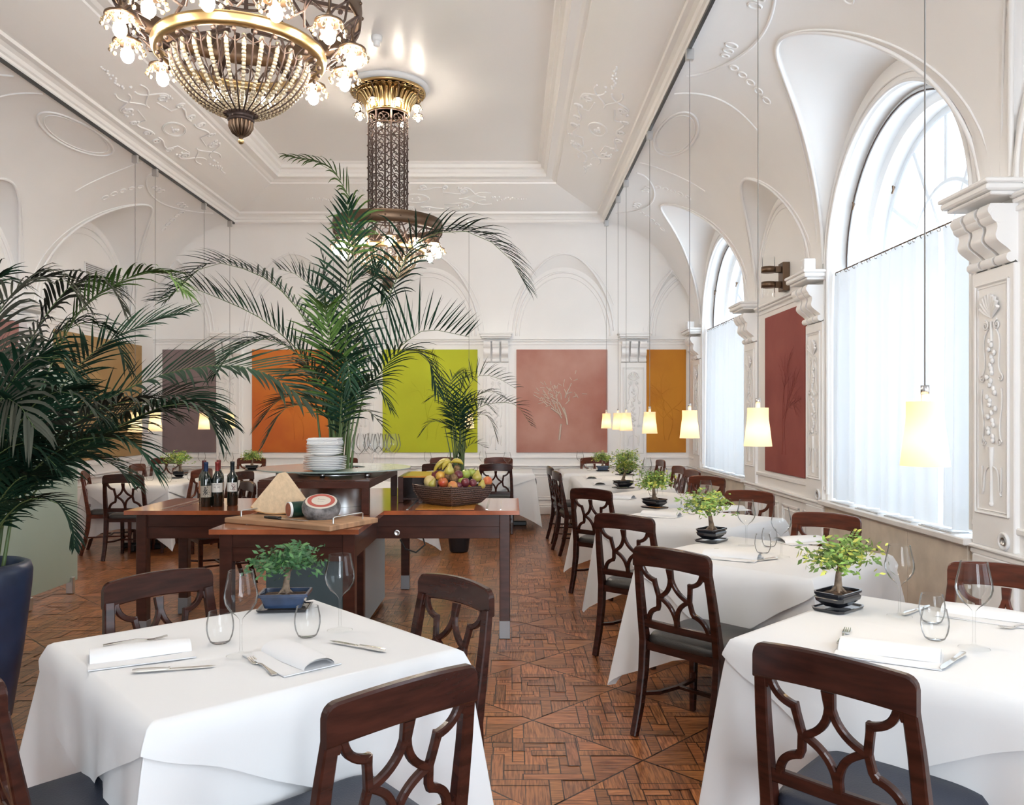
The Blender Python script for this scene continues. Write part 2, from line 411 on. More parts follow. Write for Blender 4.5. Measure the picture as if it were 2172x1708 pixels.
# ---- high ceiling with its coved border
PROF = [(0,4.40),(.012,4.415),(.012,4.44),(.03,4.45),(.045,4.48),(.075,4.50),(.115,4.51),(.12,4.54),(.15,4.545),(.25,4.575),(.40,4.625),(.60,4.70),(.76,4.765),(.765,4.785),(.80,4.79),(.83,4.81),(.87,4.815),(.91,4.82),(.912,4.86),(.93,4.875),(.945,4.91),(.98,4.925),(.985,4.97),(1.02,4.985),(1.03,5.0)]
cv = MB()
def ring(w): return [(HX0+w, YF), (HX0+w, HY1-w), (HX1-w, HY1-w), (HX1-w, YF)]
for i in range(len(PROF)-1):
    (w0, z0), (w1, z1) = PROF[i], PROF[i+1]; a, b2 = ring(w0), ring(w1)
    for k in range(3):
        cv.add([(*a[k], z0), (*a[k+1], z0), (*b2[k+1], z1), (*b2[k], z1)], [(0,1,2,3)], .15 < w0 < .7)
w = PROF[-1][0]; r = ring(w)
cv.add([(*p, 5.0) for p in r], [(0,1,2,3)])
cv.v = [tuple(v) for v in cv.v]
ce = struct('ceiling', cv, M['ceil']); 
struct('ceiling_vaults', va, M['wall'])
# ---- walls
def arch_z(s, c, a):
    q = 1 - ((s-c)/a)**2; return 2.78 + a*math.sqrt(max(0, q))
def build_wall(w, s0, s1, holes, name):
    mb = MB(); mb.M = wallmap(w)
    cutsS = set([s0, s1])
    n = int((s1-s0)/.05); cutsS |= {s0+(s1-s0)*i/n for i in range(n+1)}
    for c, a in holes:
        cutsS |= {c-a, c+a} | {c-a*math.cos(PI*k/40) for k in range(41)}
    cs = sorted(cutsS); cs = [c for i, c in enumerate(cs) if i == 0 or c-cs[i-1] > 1e-5]
    for a_, b_ in zip(cs, cs[1:]):
        mid = (a_+b_)/2; hole = next(((c, a) for c, a in holes if abs(mid-c) < a), None)
        ta, tb = wtop(w, a_)+.0, wtop(w, b_)+.0
        A, B = al(w, a_), al(w, b_)
        if hole:
            mb.add([(A,0,-.03),(B,0,-.03),(B,0,SILL),(A,0,SILL)], [(0,1,2,3)])
            za, zb = arch_z(a_, *hole), arch_z(b_, *hole)
            mb.add([(A,0,za),(B,0,zb),(B,0,tb),(A,0,ta)], [(0,1,2,3)])
        else: mb.add([(A,0,-.03),(B,0,-.03),(B,0,tb),(A,0,ta)], [(0,1,2,3)])
    for c, a in holes:      # splayed reveals
        path = [(c-a, SILL)] + [(c-a*math.cos(PI*k/40), 2.78+a*math.sin(PI*k/40)) for k in range(41)] + [(c+a, SILL)]
        for dep0, dep1, k0, k1 in ((0, -.03, 1, .985), (-.03, -.30, .985, .965), (-.30, -.31, .965, .90), (-.31, -.60, .90, .88)):
            q0 = [(c+(s-c)*k0, max(SILL, 2.78+(z-2.78)*k0) if z > 2.78 else z) for s, z in path]
            q1 = [(c+(s-c)*k1, max(SILL, 2.78+(z-2.78)*k1) if z > 2.78 else z) for s, z in path]
            for i in range(len(path)-1):
                mb.add([(al(w,q0[i][0]),dep0,q0[i][1]),(al(w,q0[i+1][0]),dep0,q0[i+1][1]),(al(w,q1[i+1][0]),dep1,q1[i+1][1]),(al(w,q1[i][0]),dep1,q1[i][1])], [(0,1,2,3)], .02 < abs(dep1-dep0))
        mb.add([(al(w,c-a),0,SILL-.02),(al(w,c+a),0,SILL-.02),(al(w,c+a),-.6,SILL-.02),(al(w,c-a),-.6,SILL-.02)], [(0,1,2,3)])
    return struct(name, mb, M['wall'])
build_wall('R', YF, YB, WINS, 'wall_right')
build_wall('L', YF, YB, [], 'wall_left')
build_wall('B', XL, XR, [], 'wall_back')
# wall behind the camera, with two tall windows
fw = MB(); cols = [XL]; wl = []
for x in (.5, 1.9): wl.append((x-.55, x+.55))
xx = [XL] + [v for p_ in wl for v in p_] + [XR]
for i in range(len(xx)-1):
    if i % 2 == 0: fw.box(xx[i], YF-.3, 0, xx[i+1], YF, 5.0)
    else: fw.box(xx[i], YF-.3, 0, xx[i+1], YF, .75); fw.box(xx[i], YF-.3, 3.5, xx[i+1], YF, 5.0)
struct('wall_front', fw, M['wall'])
# unseen outer shell added behind the walls: keeps daylight out everywhere but the openings
ms = MB(); ms.box(XL-.3, YB+.02, -.05, XR+.62, YB+.3, 5.2); ms.box(XL-.3, YF-.3, -.05, XL-.02, YB+.3, 5.2); ms.box(XL-.3, YF-.3, 5.03, XR+.62, YB+.3, 5.25)
p_ = YF-.3
for c, a in sorted(WINS):
    ms.box(XR+.02, p_, -.05, XR+.60, c-a-.03, 5.2); ms.box(XR+.02, c-a-.03, -.05, XR+.60, c+a+.03, SILL-.045); ms.box(XR+.02, c-a-.03, 3.95, XR+.60, c+a+.03, 5.2); p_ = c+a+.03
ms.box(XR+.02, p_, -.05, XR+.60, YB+.3, 5.2); ms.box(XL-.3, YF-.3, -.25, XR+.6, YB+.3, -.06)
struct('wall_light_shell', ms, M['wall'])
# ---- dado rail, skirting and panel frames
def frame(mb, a0, a1, z0, z1, y=0.0, w=.018, t=.012):
    for (p, q) in (((a0,z0),(a1,z0)),((a1,z0),(a1,z1)),((a1,z1),(a0,z1)),((a0,z1),(a0,z0))):
        x0, x1 = sorted((p[0],q[0])); y0, y1 = sorted((p[1],q[1]))
        mb.box(x0-w, y-.003, y0-w, x1+w, y+t, y1+w, .006)
def runs(w):
    if w == 'B': return [(XL, XR)]
    if w == 'L': return [(YF, YB)]
    e_ = []; p = YF
    for c, a in sorted(WINS): e_.append((p, c-a-.02)); p = c+a+.02
    e_.append((p, YB)); return e_
for w, nm in (('R','right'),('L','left'),('B','back')):
    bb = MB(); bb.M = wallmap(w); dr = MB(); dr.M = wallmap(w); pn = MB(); pn.M = wallmap(w)
    full = (XL, XR) if w == 'B' else (YF, YB)
    A, B = sorted((al(w, full[0]), al(w, full[1])))
    bb.box(A, -.01, 0, B, .03, .13, .008); bb.box(A, -.01, .13, B, .018, .16, .006)
    struct('baseboard_' + nm, bb, M['plaster'])
    for s0, s1 in runs(w):
        A, B = sorted((al(w, s0), al(w, s1)))
        dr.box(A, -.01, .735, B, .045, .76, .008); dr.box(A, -.01, .70, B, .028, .735, .008); dr.box(A, -.01, .86, B, .02, .90, .008)
        n = max(1, round((B-A)/.62)); g = (B-A)/n
        for i in range(n): frame(pn, A+g*i+.07, A+g*(i+1)-.07, .23, .62, 0, .014, .012); frame(pn, A+g*i+.11, A+g*(i+1)-.11, .27, .58, 0, .006, .006)
    struct('trim_%d' % {'R':1,'L':2,'B':3}[w], dr, M['plaster']); struct('trim_%d' % {'R':4,'L':5,'B':6}[w], pn, M['plaster'])
# limestone facing below the windows
ls = MB(); ls.M = wallmap('R')
for c, a in WINS:
    for k in range(3):
        s0 = c-a+2*a*k/3; s1 = c-a+2*a*(k+1)/3
        ls.box(-s1+.002, .0, .16, -s0-.002, .028, .735, .003)
struct('wall_right_stone_facing', ls, M['stone'])
# ---- impost cornice joining the capitals, over the blind bays and along the back
TR = 7
for w in 'RLB':
    mb = MB(); mb.M = wallmap(w)
    segs = [(-5.5,2.75)] if w == 'B' else [(c-.78, c+.78) for c in BLIND[:3]] + ([] if w == 'R' else [(c-1.0, c+1.0) for c, _ in WINS])
    for s0, s1 in segs:
        A, B = sorted((al(w, s0), al(w, s1)))
        mb.box(A, -.01, 2.615, B, .015, 2.645, .005); mb.box(A, -.01, 2.66, B, .03, 2.685, .006); mb.box(A, -.01, 2.685, B, .05, 2.71, .008)
    struct('trim_%d' % TR, mb, M['plaster']); TR += 1
# ---- pilasters with carved panels and scrolled consoles
def spiral(mb, cx, cz, r0, turns, r, y=0.0, hand=1, a0=0, n=22, k=4):
    pts = []
    for i in range(n+1):
        t = i/n; a = a0 + hand*turns*2*PI*t; rr = r0*(1-.85*t); pts.append((cx+rr*math.cos(a), y, cz+rr*math.sin(a)))
    mb.tube(pts, r, k)
def curve3(p0, p1, p2, p3, n=12):
    return [tuple(((1-t)**3*a+3*(1-t)**2*t*b+3*(1-t)*t*t*c+t**3*d) for a,b,c,d in zip(p0,p1,p2,p3)) for t in (i/n for i in range(n+1))]
def console(mb, x, y0=0.0):
    prof = []
    for i in range(25):
        t = i/24; a = PI*.5 - PI*t
        prof.append((.13*max(0, math.cos((t)*PI*.5))**.8 + .02 + .018*math.sin(t*4*PI), 2.66 - .30*t))
    vs = [(0, 2.66)] + [(o, z) for o, z in prof] + [(0, 2.34)]
    n = len(vs); w_ = .052
    V = [(x-w_, y0+o, z) for o, z in vs] + [(x+w_, y0+o, z) for o, z in vs]
    mb.add(V, [tuple(range(n)), tuple(range(n,2*n))[::-1]]); mb.add(V, [(k, n+k, n+(k+1)%n, (k+1)%n) for k in range(n)], True)
    if True:
        mb.tube([(x-w_-.004, y0+.105, 2.60), (x+w_+.004, y0+.105, 2.60)], .046, 14); mb.tube([(x-w_-.004, y0+.04, 2.37), (x+w_+.004, y0+.04, 2.37)], .028, 12)
def pilaster(w, s, hw=.20, flutes=3):
    global TR
    mb = MB(); mb.M = wallmap(w) @ Matrix.Translation((al(w, s), 0, 0))
    mb.box(-hw, -.01, .76, hw, .03, 2.34, .006); mb.box(-hw, -.01, .16, hw, .03, .70, .006)
    frame(mb, -hw+.045, hw-.045, .95, 2.26, .03, .007, .012); frame(mb, -hw+.065, hw-.065, .97, 2.24, .03, .004, .006)
    mb.box(-hw-.02, -.01, 2.70, hw+.02, .17, 2.72, .006); mb.box(-hw-.04, -.01, 2.72, hw+.04, .20, 2.76, .010); mb.box(-hw-.05, -.01, 2.76, hw+.05, .21, 2.785, .006)
    for k in range(flutes): console(mb, (k-(flutes-1)/2)*hw*.68, .0)
    y = .034; c = 2.10
    for k in range(9):       # shell
        a = PI*(k+.5)/9; mb.tube([(0, y, c-.04), (.045*math.cos(a), y+.012, c-.02+.05*math.sin(a)), (.085*math.cos(a), y+.016, c+.0+.095*math.sin(a))], [.004,.010,.012], 5)
    for sx in (-1, 1):
        spiral(mb, sx*.055, c-.08, .03, 1.4, .006, y+.003, sx, PI/2)
        mb.tube(curve3((sx*.03,y,c-.10),(sx*.13,y,c-.16),(sx*.02,y,c-.30),(sx*.09,y,c-.36)), .006, 4)
        spiral(mb, sx*.085, c-.38, .024, 1.3, .005, y+.002, -sx, PI/2)
        mb.tube(curve3((sx*.09,y,1.66),(sx*.12,y,1.55),(sx*.05,y,1.48),(sx*.085,y,1.38)), .006, 4)
        spiral(mb, sx*.075, 1.36, .024, 1.3, .005, y+.002, sx, 0)
        mb.tube(curve3((sx*.02,y,1.22),(sx*.10,y,1.20),(sx*.05,y,1.10),(sx*.09,y,1.06)), .007, 4)
        mb.tube([(sx*.09,y,1.22),(sx*.09,y,1.09),(sx*.075,y,1.07)], .006, 4)
    rr = random.Random(int(s*100))
    for k in range(26):      # garland
        z = 1.93 - k*.0225; q = .022 + .022*math.sin(PI*k/26)
        mb.sph((rr.uniform(-q, q), y+.004, z), .016, 6, 4, (1,.7,1.1))
    mb.tube([(0,y,c-.06),(0,y,1.93)], .010, 5); mb.tube([(0,y,1.33),(0,y,1.20),(0,y,1.02)], [.018,.010,.012], 6); mb.sph((0,y,1.01), .016, 6, 4)
    struct('trim_%d' % TR, mb, M['plaster']); TR += 1
for s in (4.58, 7.28, 9.22, 11.87): pilaster('R', s)
for s in (7.28, 9.22): pilaster('L', s)
for s in (1.89, -.225, -2.31, -4.33): pilaster('B', s)
# ---- arch mouldings in the vaults
for w in 'RLB':
    W, Ls = LUN[w]; mb = MB(); mb.M = wallmap(w)
    for L in Ls:
        c, a0, a1, h0, h1 = L
        if not (-5.6 < c < 3.1 if w == 'B' else 0 < c < 12.6): continue
        for rr_, k_, o in ((.016, .93, .004), (.008, .86, .002)):
            pts = [(al(w, c-a0*k_*math.cos(PI*k/40)), o, SPR+h0*k_*math.sin(PI*k/40)) for k in range(41)]
            if w == 'R' and c in [q[0] for q in WINS]: continue
            mb.tube(pts, rr_, 6)
        for off, rr_ in ((1.0, .016), (1.10, .009)):     # along the groin
            pts = []
            for k in range(2, 79):
                th = PI*k/80; lo, hi = 0.0, 1.0
                for _ in range(18):
                    m_ = (lo+hi)/2; aa = (a0+(a1-a0)*m_)
                    if zv(m_*W, W) > SPR+(h0+(h1-h0)*m_)*math.sin(th): hi = m_
                    else: lo = m_
                u = lo*W; aa = a0+(a1-a0)*lo
                s = c-aa*off*math.cos(th); z = (zv(min(W,u*1.06+.01), W) if off > 1 else SPR+(h0+(h1-h0)*lo)*math.sin(th))-.004
                if u > W*.97: z = min(z, HZ-.01)
                x_, y_ = (s, YB-u) if w == 'B' else ((XR-u, s) if w == 'R' else (XL+u, s))
                if off > 1: z = Zc(min(XR,max(XL,x_)), min(YB,y_)) - .003
                pts.append((al(w, s), u, z))
            for q in range(0, len(pts)-1, 76): mb.tube(pts[q:q+77], rr_, 5)
    # moulding of the window arches
    if w == 'R':
        for c, a in WINS[:2]:
            for k_, rr_, o in ((1.0, .014, .004), (1.055, .010, .004)):
                pts = [(-(c-a*k_), o, SILL+.05)] + [(-(c-a*k_*math.cos(PI*k/40)), o, 2.78+a*k_*math.sin(PI*k/40)) for k in range(41)] + [(-(c+a*k_), o, SILL+.05)]
                mb.tube(pts, rr_, 6)
    struct('trim_%d' % TR, mb, M['plaster']); TR += 1
# ---- stucco on the vault surfaces (follows the surface) and on the ceiling border
def on_vault(mb, pts, r, n=5):
    mb.tube([(x, y, Zc(x, y)-.002) for x, y in pts], r, n)
sm = MB()
def oval(cx, cy, rx, ry, n=40, ph=0): return [(cx+rx*math.cos(2*PI*k/n+ph), cy+ry*math.sin(2*PI*k/n+ph)) for k in range(n+1)]
for c, _ in WINS[:3]:
    for wl_, xw, sg in (('R', XR, -1), ('L', XL, 1)):
        Wd = LUN[wl_][0]
        f = lambda u, s: (xw + sg*u, s)
        # cartouche at the head of each window vault
        on_vault(sm, [f(Wd*(.93-.26*abs(math.sin(PI*t))**.6), c-.95+1.9*t) for t in [i/40 for i in range(41)]], .012)
        for sy in (-1, 1):
            for k in range(3): on_vault(sm, oval(*f(Wd*.78, c+sy*(.30+.09*k)), .045-.008*k, .035-.006*k, 14), .009)
            for k in range(5): on_vault(sm, oval(*f(Wd*(.70-.06*k), c+sy*(.62+.05*k)), .03, .04, 12), .008)
    # long frames between the vaults near the cornice
for c in BLIND[:3]:
    for xw, sg, Wd in ((XR, -1, XR-HX1), (XL, 1, HX0-XL)):
        f = lambda u, s: (xw + sg*u, s)
        for k_, rr_ in ((1, .013), (.86, .007)): on_vault(sm, oval(*f(Wd*.80, c), Wd*.14*k_, .62*k_, 48), rr_)
        for sy in (-1, 1): on_vault(sm, [f(Wd*(.95-.55*t), c+sy*(.98+.10*math.sin(PI*t))) for t in [i/20 for i in range(21)]], .010)
struct('trim_%d' % TR, sm, M['plaster']); TR += 1
def border_z(wd):
    for (a, za), (b_, zb) in zip(PROF, PROF[1:]):
        if a <= wd <= b_: return za + (zb-za)*(wd-a)/(b_-a+1e-9)
    return 5
def border(side, along):
    mb = MB()
    def pt(p):
        l, wd = p; z = border_z(wd) - .004
        if side == 'L': return (HX0+wd, along+l, z)
        if side == 'R': return (HX1-wd, along+l, z)
        return (along+l, HY1-wd, z)
    def T(ps, r=.009): mb.tube([pt(p) for p in ps], r, 5)
    def C(p0,p1,p2,p3,r=.009): T([tuple(v) for v in curve3(p0,p1,p2,p3,14)], r)
    def S(l, wd, r0, h=1, a0=0, r=.009): T([(l+r0*(1-.8*t)*math.cos(a0+h*2.8*PI*t), wd+r0*(1-.8*t)*math.sin(a0+h*2.8*PI*t)) for t in [i/24 for i in range(25)]], r)
    for k_ in (1, .9): T(oval(0, .45, .19*k_, .10*k_, 30), .007)
    rr = random.Random(5)
    for k in range(8): mb.sph(pt((rr.uniform(-.06,.06), .45+rr.uniform(-.03,.03))), .014, 6, 4)
    for sl in (-1, 1):
        for sw in (-1, 1):
            y = lambda o: .45+sw*o
            C((sl*.05,y(.20)),(sl*.2,y(.17)),(sl*.25,y(.25)),(sl*.36,y(.24)),.011); T([(sl*.36,y(.24)),(sl*.40,y(.24)),(sl*.40,y(.13)),(sl*.66,y(.10))],.008)
            S(sl*.12, y(.24), .05, sl*sw, 0, .012); S(sl*.43, y(.24), .045, -sl*sw, PI/2, .012); S(sl*.70, y(.17), .06, sl*sw, PI, .012)
            C((sl*.70,y(.23)),(sl*.85,y(.26)),(sl*.80,y(.02)),(sl*1.0,y(.03))); C((sl*.62,y(0)),(sl*.8,y(-.02)),(sl*.85,y(.2)),(sl*1.08,y(.12)))
            for k in range(6): mb.sph(pt((sl*(.66+rr.uniform(-.06,.06)), y(.20+rr.uniform(-.04,.04)))), .014, 6, 4)
        for k in range(16):
            l = sl*(1.1+k*.032); q = .05*(1-k/18)
            mb.sph(pt((l, .45+rr.uniform(-q,q))), .016-.0004*k, 6, 4)
    global TR
    struct('trim_%d' % TR, mb, M['plaster']); TR += 1
border('L', 8.85); border('R', 8.85); border('B', -1.36)
# ---- black track slots along both sides of the high ceiling: pendants hang from them
for k, x in enumerate((HX0, HX1)):
    mb = MB(); mb.box(x-.012, 1.0, 4.375, x+.012, HY1-.02, 4.40)
    o = mb.obj('lighting_track', M['black']); tag(o, ['thin black lighting track along the ceiling cornice above the palm side', 'thin black lighting track along the ceiling cornice on the window side'][k], 'lighting track')
# ---- windows
for k, (c, a) in enumerate(WINS):
    e_ = bpy.data.objects.new('window_%d' % (k+1), None); COL.objects.link(e_); e_['kind'] = 'structure'
    fr = MB(); fr.M = wallmap('R') @ Matrix.Translation((-c, -.45, 0)); R0 = a*.885
    path = [(-R0, 0, SILL+.02)] + [(-R0*math.cos(PI*i/32), 0, 2.78+R0*math.sin(PI*i/32)) for i in range(33)] + [(R0, 0, SILL+.02)]
    fr.sweep(path, .045, .03, (0,1,0)); fr.sweep([(-R0,0,SILL+.03),(R0,0,SILL+.03)], .04, .03)
    fr.sweep([(-R0,0,2.72),(R0,0,2.72)], .045, .035); fr.sweep([(0,0,SILL),(0,0,2.70)], .05, .033)
    for sx in (-1, 1):
        fr.sweep([(sx*R0*.5,0,2.72),(sx*R0*.5,0,2.9)], .014, .0185); fr.sweep([(sx*R0/2,0,SILL),(sx*R0/2,0,2.70)], .012, .02)
    fr.sweep([(-.5*R0*math.cos(PI*i/20),0,2.72+.52*R0*math.sin(PI*i/20)) for i in range(21)], .018, .02)
    for ang in (30, 60, 90, 120, 150):
        q = math.radians(ang); fr.sweep([(.5*R0*math.cos(q),0,2.72+.52*R0*math.sin(q)),(R0*math.cos(q),0,2.76+R0*math.sin(q))], .020, .0215)
    for ang in (62, 118):
        q = math.radians(ang); fr.sweep([(0,0,2.72),(.5*R0*math.cos(q),0,2.72+.52*R0*math.sin(q))], .014, .017)
    fr.obj('window_frame', M['paint'], e_)
    # inner storm frame, set nearer the room
    f2 = MB(); f2.M = wallmap('R') @ Matrix.Translation((-c, -.16, 0)); R1 = a*.955
    path = [(-R1, 0, SILL+.02)] + [(-R1*math.cos(PI*i/32), 0, 2.78+R1*math.sin(PI*i/32)) for i in range(33)] + [(R1, 0, SILL+.02)]
    f2.sweep(path, .022, .02, (0,1,0)); f2.obj('inner_frame', M['paint'], e_)
    f3 = MB(); f3.M = wallmap('R') @ Matrix.Translation((-c, -.135, 0)); R1 = a*.945
    f3.tube([(-R1*math.cos(PI*i/32), 0, 2.78+R1*math.sin(PI*i/32)) for i in range(33)], .006, 5); f3.obj('seal', M['iron'], e_)
    gp = MB(); gp.M = wallmap('R') @ Matrix.Translation((-c, -.46, 0))
    poly = [(-R0, SILL)] + [(-R0*math.cos(PI*i/32), 2.78+R0*math.sin(PI*i/32)) for i in range(33)] + [(R0, SILL)]
    gp.add([(x, 0, z) for x, z in poly], [tuple(range(len(poly)))]); gp.obj('pane', M['pane'], e_)
    for ang, dy in ((150, -.14), (140, -.40)):
        q = math.radians(ang); lt = MB(); lt.M = wallmap('R') @ Matrix.Translation((-c, dy, 2.78))
        R2 = a*.93 if dy > -.3 else a*.86
        x_, z_ = -R2*math.cos(q)*-1, R2*math.sin(q)
        x_ = R2*math.cos(q)
        lt.tube([(x_+.05*0, 0, z_),(x_*.94, .03, z_*.94)], .008, 6); lt.tube([(x_*.97,.03,z_*.97-.04),(x_*.94,.03,z_*.94),(x_*.95,.03,z_*.95+.03)], .008, 6)
        lt.obj('latch', M['bronze'], e_)
    si = MB(); si.M = wallmap('R'); si.box(-c-a-.04, -.60, SILL-.04, -c+a+.04, .075, SILL, .006); si.obj('window_sill', M['marble'], e_)
    if k < 2:
        for j in range(4):
            gr = MB(); gr.M = wallmap('R'); y0 = -c-a+.12+j*.50; gr.box(y0, -.10, SILL, y0+.40, .03, SILL+.006)
            gr.mi = 1
            for q in range(20): gr.box(y0+.01+q*.0195, -.09, SILL+.006, y0+.019+q*.0195, .02, SILL+.010)
            gr.obj('ventilation_grille', [M['steel'], M['white']], e_)
# ---- sheer curtains on brass wires with rings
for k, (c, a) in enumerate(WINS[:2]):
    A = a*.975; rod = MB(); rod.M = wallmap('R') @ Matrix.Translation((-c, -.06, 2.745)); rod.tube([(-A,0,0),(A,0,0)], .006, 6)
    ro = rod.obj('curtain_rod', M['bronze']); tag(ro, 'thin curtain rod across the %s window' % ['farther','nearer','unseen third','unseen fourth'][k], 'curtain rod')
    rr = random.Random(k); n = 26; rm = MB(); rm.tube([(.004*math.sin(t), .014*math.sin(t), .014*math.cos(t)) for t in [2*PI*i/10 for i in range(10)]], .0025, 4, closed=True); rme = rm.mesh('ring', [M['bronze']])
    for q in range(n):
        x = -A+.03+(2*A-.06)*q/(n-1)+rr.uniform(-.02,.02)
        r_ = bpy.data.objects.new('ring', rme); COL.objects.link(r_); r_.matrix_local = wallmap('R') @ Matrix.Translation((-c+x, -.06, 2.733)); r_.parent = ro
    gaps = [(-A, A)] if k else [(-A, A)]
    if k == 1: gaps = [(-A, .60), (.63, A)]
    for j, (s0, s1) in enumerate(gaps):
        cu = MB(); cu.M = wallmap('R') @ Matrix.Translation((-c, -.06, 0)); ph = k*2.1+j
        def f(u, v):
            x = s0+(s1-s0)*u; z = 2.735-(2.735-.80)*v
            fold = .020*math.sin(x*34+ph+.8*math.sin(x*7)) + .018*math.sin(x*13+ph) + .010*v*math.sin(x*23+2*ph)
            top = .35+.65*min(1, v*6)
            if u > .93 and j == len(gaps)-1: z += .0
            return (x, fold*top + .012*v, z+.006*math.sin(x*40)*(v == 0))
        cu.grid(f, int((s1-s0)*90), 10)
        o = cu.obj('curtain', M['curtain']); tag(o, [['sheer white curtain hanging in the farther arched window'], ['sheer white curtain filling most of the nearer arched window', 'narrow strip of sheer curtain at the near edge of the nearer window'], ['sheer white curtain in the third window'], ['sheer white curtain in the fourth window']][k][j], 'curtain', 'sheer window curtains')
# neighbouring house seen through the glass
nb = thing('neighbouring_building', 'pale building with grey eaves outside the arched windows', 'building')
m_fac = mat('pale_facade', (.80,.80,.78), .8); m_eave = mat('grey_eaves', (.30,.33,.36), .6)
mb = MB(); mb.box(11, 16, -2, 20, 48, 11.4); mb.obj('wall', m_fac, nb)
mb = MB(); mb.box(9.9, 15.2, 11.4, 21, 49, 11.9); 
for k in range(14): mb.box(10.1, 16+k*2.3, 11.2, 11.0, 16.3+k*2.3, 11.4)
mb.obj('roof', m_eave, nb)
# ---- painted canvases between the pilasters
def canvas_mat(name, c1, c2, s=1.4, c3=None):
    m = mat(name, c1, .75, col2=c2, noise_s=s, bump=.12, bscale=14, detail=5); return m
def painting(w, s0, s1, z0, z1, m, label, relief=None, fm=None):
    mb = MB(); mb.M = wallmap(w); A, B = sorted((al(w, s0), al(w, s1)))
    mb.box(A, .0, z0, B, .022, z1, .003); o = mb.obj('painting', m); tag(o, label, 'painting', None)
    if relief:
        rl = MB(); rl.M = wallmap(w); relief(rl, (A+B)/2, B-A, z0, z1); rl.obj('relief', fm or m, o)
    return o
def tree_relief(seed, thick=.006, n=7, spread=.30, broken=False):
    def f(mb, cx, wd, z0, z1):
        rr = random.Random(seed); h = z1-z0
        def branch(x, z, ang, L, r, d):
            pts = [(x, .024, z)]
            for i in range(6):
                ang += rr.uniform(-.22,.22); x += math.cos(ang)*L/6; z += math.sin(ang)*L/6
                x += (x-cx)*.02; x = max(cx-wd*.42, min(cx+wd*.42, x)); z = max(z0+.05, min(z1-.08, z)); pts.append((x, .024, z))
            if not broken: mb.tube(pts, [r*(1-.6*i/6) for i in range(7)], 4)
            else:
                q = rr.randint(0, 3); mb.tube(pts[q:q+4], r*1.3, 4)
            if d > 0:
                for _ in range(2): branch(pts[4][0], pts[4][2], ang+rr.choice((-1,1))*rr.uniform(.35,.9), L*.62, r*.7, d-1)
                branch(pts[-1][0], pts[-1][2], ang+rr.uniform(-.3,.3), L*.6, r*.7, d-1)
        branch(cx-wd*.03, z0+h*.12, PI/2, h*.32, thick, 3); branch(cx+wd*.06, z0+h*.12, PI/2-.1, h*.30, thick, 3)
    return f
ZP0, ZP1 = .955, 2.54
m_pink = canvas_mat('faded_pink_canvas', (.50,.27,.22), (.36,.13,.095), 1.1)
m_lime = canvas_mat('lime_canvas', (.50,.55,.020), (.44,.47,.015), 1.2)
m_or = canvas_mat('orange_canvas', (.66,.20,.025), (.52,.12,.02), 1.1)
m_och = canvas_mat('ochre_canvas', (.56,.23,.015), (.42,.14,.008), 1.0)
m_red = canvas_mat('brick_red_canvas', (.30,.075,.062), (.24,.05,.045), 2)
m_mau = canvas_mat('mauve_canvas', (.24,.175,.18), (.20,.145,.15), 2)
m_tan = canvas_mat('tan_canvas', (.42,.27,.12), (.36,.22,.09), 2)
m_ros = canvas_mat('dusty_rose_canvas', (.38,.19,.17), (.32,.15,.13), 2)
m_wl = mat('pale_paint_relief', (.62,.50,.42), .6)
painting('B', .09, 1.49, ZP0, ZP1, m_pink, 'faded pink painting of a bare tree with white strokes on the end wall', tree_relief(3, .012, broken=True), m_wl)
painting('B', -1.97, -.51, ZP0, ZP1, m_lime, 'lime green painting on the end wall', tree_relief(8, .006))
painting('B', -3.98, -2.58, ZP0, ZP1, m_or, 'bright orange painting behind the large palm on the end wall', tree_relief(12, .006))
painting('B', 2.09, 2.70, ZP0, ZP1, m_och, 'golden ochre painting on the end wall beside the windows', tree_relief(15, .004))
painting('B', -5.36, -4.54, ZP0, ZP1, m_mau, 'greyish mauve painting on the end wall behind the leaning fronds')
painting('R', 7.52, 8.70, .93, 2.56, m_red, 'brick red painting between the two arched windows', tree_relief(21, .004))
painting('L', 9.75, 12.05, .94, 2.56, m_tan, 'tan painting on the side wall nearest the far corner')
painting('L', 6.9, 9.15, .94, 2.56, m_ros, 'dusty rose painting on the side wall behind the leafy palm')
# ---- small fixtures
def socket(w, s, z, label):
    mb = MB(); mb.M = wallmap(w) @ Matrix.Translation((al(w, s), .03 if w == 'R' else 0, z)) @ Matrix.Rotation(-PI/2, 4, 'X')
    mb.lathe([(.0,0),(.05,0),(.05,.010),(.045,.016),(.034,.012),(.030,.004),(0,.004)], 28)
    o = mb.obj('wall_socket', M['white']); tag(o, label, 'socket')
    m2 = MB(); m2.M = mb.M; m2.lathe([(.0,.006),(.018,.006),(.020,.012),(.024,.012),(.025,.004)], 20); m2.obj('inner_ring', M['steel'], o)
socket('R', 4.465, .815, 'round white wall socket on the pilaster nearest the camera'); socket('R', 7.17, .815, 'round white wall socket beside the brick red painting')
def wbox(p, label):
    mb = MB(); mb.box(p[0]-.05, p[1]-.05, p[2], p[0]+.05, p[1]+.05, p[2]+.10, .006); mb.box(p[0]-.052, p[1]-.02, p[2]+.02, p[0]-.05, p[1]+.02, p[2]+.08)
    o = mb.obj('detector_box', M['white']); tag(o, label, 'sensor')
wbox((XR-.14, 7.12, 2.785), 'small white sensor box on the capital beside the nearer window')
wbox((XR-.14, 11.78, 2.785), 'small white sensor box on the capital beside the farther window')
vg = thing('vent_grille', 'louvred ventilation grille high on the side wall above the palms', 'vent', (XL, 11.25, 3.34))
mb = MB(); frame(mb, -.78, .78, -.16, .16, 0, .012, .015); mb.box(-.79,0,-.17,.79,.004,.17)
for x in (-.26, .26): mb.box(x-.008, 0, -.16, x+.008, .016, .16)
for v in (mb,): v.v = [(p[1], p[0], p[2]) for p in v.v]
mb.obj('frame', M['white'], vg)
